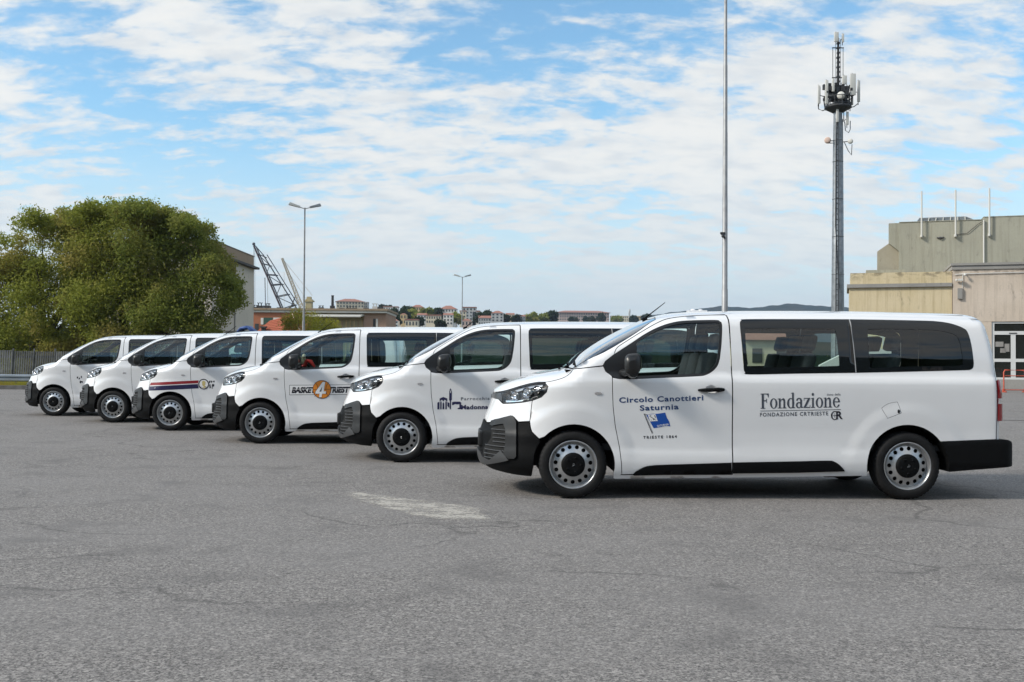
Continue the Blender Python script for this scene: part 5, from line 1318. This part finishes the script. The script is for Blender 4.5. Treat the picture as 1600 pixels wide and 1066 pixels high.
m = MB(); m.box(-.2, .22, -.3, .3, 1.6, 2.42); m.build('load', 'dark_steel', cano)

# ================================================================== cranes beyond
def lattice(root, name, a, b, w0, w1, depth, n, mat, chord, brace):
    """two-chord boom in the picture plane with depth: chords, rungs, diagonals"""
    a, b = Vector(a), Vector(b); d = (b - a).normalized(); s = Vector((d.z, 0, -d.x)); m = MB(); P_ = []
    for i in range(n + 1):
        t = i / n; w_ = w0 + (w1 - w0) * t; c = a.lerp(b, t); P_.append([c + s * w_ * q + Vector((0, e, 0)) for q in (-.5, .5) for e in (-depth / 2, depth / 2)])
    for i in range(n):
        for k in range(4): m.bar(P_[i][k], P_[i + 1][k], chord)
        for (k, l) in ((0, 2), (1, 3), (0, 1), (2, 3)): m.bar(P_[i + 1][k], P_[i + 1][l], brace)
        m.bar(P_[i][0 if i % 2 else 2], P_[i + 1][2 if i % 2 else 0], brace); m.bar(P_[i][1 if i % 2 else 3], P_[i + 1][3 if i % 2 else 1], brace)
    return m.build(name, mat, root)
CD = 620
cr1 = empty('derrick_crane', at(450, 520, CD), 0, 'huge dark lattice derrick crane leaning above the brick building', 'crane'); o1 = cr1.location
def rel(px_, py_): v = at(px_, py_, CD); return v - o1
L1, L2, R1, R2, K = rel(396.5, 384), rel(441, 486), rel(411, 398), rel(466, 486), [(.0, .16), (.17, .30), (.33, .47), (.5, .62), (.68, .80), (.95, 1)]
m = MB(); m.bar(L1, L2, .55); m.build('boom_chord', 'crane_rust', cr1); m = MB(); m.bar(R1, R2, .36); m.bar(R1 + Vector((.9, 6, .6)), R2 + Vector((.9, 6, .6)), .28); m.bar(L1 + Vector((0, 6, 0)), L2 + Vector((0, 6, 0)), .4); m.build('boom_chord', 'crane_dark', cr1)
m = MB(); m.bar(L1 + Vector((-.5, 0, 1.5)), R1, .28)
for i, t in enumerate((.12, .27, .44, .60, .78, .97)):
    a, b = L1.lerp(L2, t), R1.lerp(R2, max(0, t - .08)); m.bar(a, b, .30); m.bar(a + Vector((0, 6, 0)), b + Vector((0, 6, 0)), .26); m.bar(a, a + Vector((0, 6, 0)), .3); m.bar(b, b + Vector((0, 6, 0)), .3)
    if i: m.bar(pa if i % 2 else pb, b if i % 2 else a, .22)
    pa, pb = a, b
m.build('bracing', 'crane_dark', cr1)
m = MB(); m.ball(L1 + Vector((0, 0, 1)), 1.0, 8); m.build('sheave', 'crane_dark', cr1)
m = MB()
for x0, x1 in ((396.5, 396.8), (398, 398.5), (413.5, 415), (418, 418.5)): m.bar(rel(x0, 386 if x0 < 400 else 434), rel(x1, 486), .10)
m.build('hoist_rope', 'crane_dark', cr1); m = MB(); m.bar(rel(414, 434), rel(415, 486), .22); m.bar(rel(436, 488), rel(463, 476), .3); m.bar(rel(452, 486), rel(462, 462), .35); m.box(*sorted((rel(412, 480).x, rel(422, 480).x)), -3, 3, *sorted((rel(416, 490).z, rel(416, 478).z))); m.build('machinery', 'crane_dark', cr1)
cr2 = empty('yellow_crane', at(470, 520, 560), 0, 'slim pale yellow crane jib behind the nearer street lamp', 'crane'); o2 = cr2.location
rl = lambda a, b: at(a, b, 560) - o2
lattice(cr2, 'jib', rl(475, 490), rl(441, 404), 2.2, .8, 1.4, 24, 'crane_cream', .20, .11)
m = MB(); m.bar(rl(441, 404), rl(488, 462), .10); m.bar(rl(444, 425), rl(444, 486), .07); m.bar(rl(455, 432), rl(480, 470), .08); m.build('stay_rope', 'crane_cream', cr2)
m = MB(); a, b = rl(478, 490), rl(488, 468); m.box(a.x, b.x, -2, 2, a.z, b.z); m.box(a.x - .8, b.x + .8, -2.4, 2.4, b.z - 1.4, b.z - .6); m.box(a.x + .6, b.x - .6, -1.6, 1.6, b.z, b.z + 1.4); m.build('cab', 'crane_yellow', cr2)

# ================================================================== the town on the hillside
def house(name, px_, py_base, d, w_, dep, h, mat, label, roof='hip', rows=2, cols=4, rz=0.0, group='houses on the far hillside', cat='house', rmat='far_roof', rh_=None, base=None, wmat='window_soft'):
    p = at(px_, py_base, d); z = p.z if base is None else base
    root = empty(name, (p.x, d, z), rz, label, cat, group)
    m = MB(); m.box(-w_ / 2, w_ / 2, 0, dep, -16, h); m.build('wall', mat, root)
    o = .035 * w_; r = rh_ if rh_ else .22 * w_; m = MB()
    if roof == 'hip': m.add([(-w_ / 2 - o, -o, h), (w_ / 2 + o, -o, h), (w_ / 2 + o, dep + o, h), (-w_ / 2 - o, dep + o, h), (-w_ / 2 + min(dep, w_ * .8) * .45, dep / 2, h + r), (w_ / 2 - min(dep, w_ * .8) * .45, dep / 2, h + r)], [(0, 1, 5, 4), (1, 2, 5), (2, 3, 4, 5), (3, 0, 4), (3, 2, 1, 0)])
    elif roof == 'gable': m.add([(-w_ / 2 - o, -o, h), (w_ / 2 + o, -o, h), (w_ / 2 + o, dep + o, h), (-w_ / 2 - o, dep + o, h), (-w_ / 2 - o, dep / 2, h + r), (w_ / 2 + o, dep / 2, h + r)], [(0, 1, 5, 4), (1, 2, 5), (2, 3, 4, 5), (3, 0, 4), (3, 2, 1, 0)])
    else: m.box(-w_ / 2 - .2, w_ / 2 + .2, -.2, dep + .2, h + .002, h + .5)
    m.build('roof', rmat, root)
    me = None; fh = h / rows; fw = w_ / cols
    for j in range(rows):
        for i in range(cols):
            if me is None:
                q = MB(); q.box(-fw * .22, fw * .22, -.08, .02, -fh * .27, fh * .27); wo = q.build('window', wmat, root); me = wo.data
            else: wo = link('window', me, root)
            wo.location = (-w_ / 2 + fw * (i + .5), 0, fh * (j + .52))
    return root
house('red_roofed_block', 547, 486, 640, 17, 12, 5.9, 'house_cream', 'cream block with shallow red roof and rows of windows above the brick building', 'hip', 3, 9, .18, 'far buildings on the skyline', 'building', rh_=2.0)
house('grey_block', 567, 486, 650, 5.5, 8, 5.4, 'house_grey', 'small grey flat block at the right shoulder of the cream red roofed block', 'flat', 3, 4, 0, 'far buildings on the skyline', 'building', rmat='house_grey')
house('long_palace', 911, 506, 1150, 59, 22, 12.5, 'house_pink', 'long pink four storey building with red roof on the skyline', 'hip', 4, 22, .06, 'far buildings on the skyline', 'building', rh_=2.6)
house('terrace_block', 973, 506, 1150, 26, 12, 8.5, 'house_cream', 'low cream terrace at the right of the long pink building', 'flat', 3, 12, 0, 'far buildings on the skyline', 'building', rmat='house_cream')
house('terrace_block', 1003, 505, 1150, 17, 12, 7.5, 'house_ochre', 'second low terrace, partly hidden by the antenna of the nearest van', 'flat', 3, 8, 0, 'far buildings on the skyline', 'building', rmat='house_ochre')
tp_ = at(983.5, 497, 1150); st = empty('bell_tower', (tp_.x, 1150, tp_.z), 0, 'slim grey bell tower on the skyline right of the long pink building', 'tower', 'far buildings on the skyline')
m = MB(); m.box(-1, 1, -1, 1, -6, 6.5); m.build('shaft', 'house_grey', st); m = MB(); m.lathe([(1.2, 6.5), (1.3, 8.2), (.6, 9.6), (.01, 10.6)], 'Z', 8); m.build('cap', 'house_grey', st)
H = [('hill_house', 700, 499, 560, 9.4, 8, 5.6, 'house_white', 'white villa with red hip roof left of the farther street lamp', 'hip', 3, 6),
     ('hill_house', 733, 501, 560, 7.5, 8, 7.0, 'house_grey', 'pale grey block right of the farther street lamp', 'flat', 4, 4), ('hill_house', 723, 503, 540, 3.2, 7, 5.5, 'house_cream', 'narrow cream house directly behind the farther street lamp', 'flat', 3, 2),
     ('hill_house', 744, 505, 560, 4.0, 7, 6.2, 'house_white', 'white house stepping down right of the pale grey block', 'gable', 3, 3), ('hill_house', 777, 503, 520, 6.2, 7, 4.4, 'house_grey', 'dark grey house with steep red roof behind the second van antenna', 'hip', 3, 3),
     ('hill_house', 797, 502, 560, 4.6, 7, 3.6, 'house_cream', 'small cream house with orange gable roof right of the steep red roof', 'gable', 2, 3), ('hill_house', 815, 503, 560, 4.0, 6, 3.0, 'house_grey', 'tiny grey house at the right end of the hillside row', 'gable', 2, 3),
     ('hill_house', 630, 507, 430, 2.5, 5, 4.2, 'house_ochre', 'small bright ochre house in the dark trees', 'hip', 2, 2), ('hill_house', 614, 511, 400, 4.2, 5, 2.4, 'house_white', 'low white house with red roof nearest the brick building', 'hip', 2, 3),
     ('hill_house', 610, 490, 640, 9.0, 8, 4.0, 'house_white', 'long pale house at the top left of the hillside', 'flat', 2, 6), ('hill_house', 652, 491, 620, 7.5, 7, 4.2, 'house_ochre', 'yellowish house among dark trees at the hilltop', 'hip', 2, 5),
     ('hill_house', 659, 503, 480, 4.4, 6, 3.2, 'house_grey', 'grey house with light gable in the lower trees', 'gable', 2, 3), ('hill_house', 677, 506, 460, 6.6, 6, 3.6, 'house_cream', 'cream house with many small windows at the foot of the slope', 'flat', 2, 6),
     ('hill_house', 700, 508, 470, 4.4, 6, 4.6, 'house_white', 'white house below the white villa', 'gable', 3, 3), ('hill_house', 729, 510, 440, 4.2, 5, 2.4, 'house_pink', 'low house with bright red hip roof beside the van antenna', 'hip', 1, 3),
     ('hill_house', 757, 508, 470, 5.6, 6, 3.2, 'house_grey', 'long grey house behind the second van windscreen', 'gable', 2, 5), ('hill_house', 643, 511, 400, 5.0, 6, 2.6, 'house_cream', 'low cream shed at the foot of the dark trees', 'flat', 1, 4)]
for a in H: house(*a)
def far_trees(specs):
    for i, (px_, py_, d, wpx, hpx, mt, label) in enumerate(specs):
        p = at(px_, py_, d); s_ = d / FPX; w_, h = wpx * s_, hpx * s_; r = random.Random(300 + i)
        bl_ = [(p.x + r.uniform(-.34, .34) * w_, d + r.uniform(-.3, .3) * w_, p.z + r.uniform(.16, .82) * h, r.uniform(.16, .26) * min(w_, h * 1.3)) for _ in range(11)]
        per = 260 / (np.mean([b[3] for b in bl_]) ** 2)
        tree('hillside_tree', (p.x, d, p.z), h * .35, bl_, per, .0075 * d / 3.2, mt, label, 'trees on the far hillside', 400 + i, h * .03, .9, False)
far_trees([(603, 489, 660, 22, 11, 'leaf_far', 'grey green tree at the upper left end of the hillside'), (611, 508, 420, 26, 18, 'leaf_far', 'dark tree low beside the brick building'), (625, 506, 440, 26, 22, 'leaf_far', 'dark round tree left of the ochre house'),
           (636, 497, 540, 22, 16, 'leaf_far', 'tall dark tree with pointed top near the hilltop'), (647, 503, 500, 26, 18, 'leaf_olive', 'olive tree below the yellowish hilltop house'), (666, 500, 520, 18, 18, 'leaf_dark', 'brownish dark tree between yellowish house and white villa'),
           (681, 497, 560, 20, 14, 'leaf_far', 'dark tree touching the left side of the white villa'), (655, 511, 410, 14, 14, 'leaf_far', 'small dark tree at the foot of the slope'), (713, 504, 480, 22, 14, 'leaf_olive', 'olive tree under the narrow cream house'),
           (690, 511, 420, 18, 9, 'leaf_far', 'low bush before the cream house with many windows'), (752, 502, 540, 26, 13, 'leaf_far', 'dark tree behind the second van antenna'), (765, 500, 560, 22, 12, 'leaf_far', 'dark tree left of the steep red roof'),
           (788, 503, 540, 16, 10, 'leaf_far', 'small tree between the two red roofs'), (808, 503, 560, 20, 9, 'leaf_far', 'low tree right of the orange gable'), (832, 504, 600, 30, 14, 'leaf_olive', 'wide olive tree left of the long pink building'),
           (848, 504, 620, 26, 15, 'leaf_dark', 'round dark tree next to the wide olive tree'), (862, 504, 620, 18, 17, 'leaf_far', 'upright dark tree at the left corner of the long pink building'), (822, 504, 620, 18, 8, 'leaf_far', 'low tree left of the wide olive tree'),
           (897, 505, 900, 18, 8, 'leaf_far', 'low tree before the left half of the long pink building'), (921, 505, 900, 22, 8, 'leaf_far', 'low wide tree before the middle of the long pink building'), (939, 504, 900, 13, 13, 'leaf_far', 'round dark tree before the right half of the long pink building'),
           (963, 505, 900, 18, 9, 'leaf_dark', 'dark tree before the low cream terrace'), (990, 505, 900, 12, 10, 'leaf_far', 'small tree at the foot of the bell tower'), (1012, 503, 900, 22, 10, 'leaf_far', 'dark tree at the left end of the blue ridge')])
hd = at(1322, 478, 120); tree('broadleaf_tree', (hd.x + .5, 120, 0), 3, [(hd.x + .2 + .8 * k % 2, 120 + k * .5, 6.0 - k * .8, 1.1) for k in range(6)], 500, .11, 'leaf_dark', 'dark green tree between the telecom tower and the yellow wall', None, 77, .15)

# flowers on the dashboard of the basketball van
fb = empty('flower_bunch', vans[2].matrix_basis @ Vector((.62, -.62, 1.16)), 0, 'pale flowers with red ribbon behind the side window of the basketball van', 'flowers')
m = MB(); r = random.Random(9)
for k in range(9): m.ball((r.uniform(-.10, .06), r.uniform(-.05, .05), .20 + r.uniform(-.07, .08)), r.uniform(.03, .05), 8)
m.build('blossoms', 'flower_cream', fb)
m = MB(); m.tube([(.05, 0, .17), (.12, 0, .15), (.19, 0, .06)], [.02, .035, .02], 6); m.tube([(.06, 0, .18), (.02, 0, .08), (-.02, 0, .07)], [.02, .045, .02], 6); m.build('ribbon', 'ribbon_red', fb)

# ================================================================== the air
m = MB(); m.box(-1100, 3900, -360, 4480, -9.5, 268)
hz = m.build('haze', [], None); mh = bpy.data.materials.new('haze'); mh.use_nodes = True; t = NT(mh.node_tree); hz.data.materials.append(mh)
pv_ = t.n('ShaderNodeVolumePrincipled', {'Color': (.62, .78, 1.0, 1), 'Density': .00011, 'Anisotropy': .2}); t.n('ShaderNodeOutputMaterial', {'Volume': pv_.outputs[0]})
tag(hz, 'thin blue haze over the whole yard and the far hills', None, None, 'stuff')
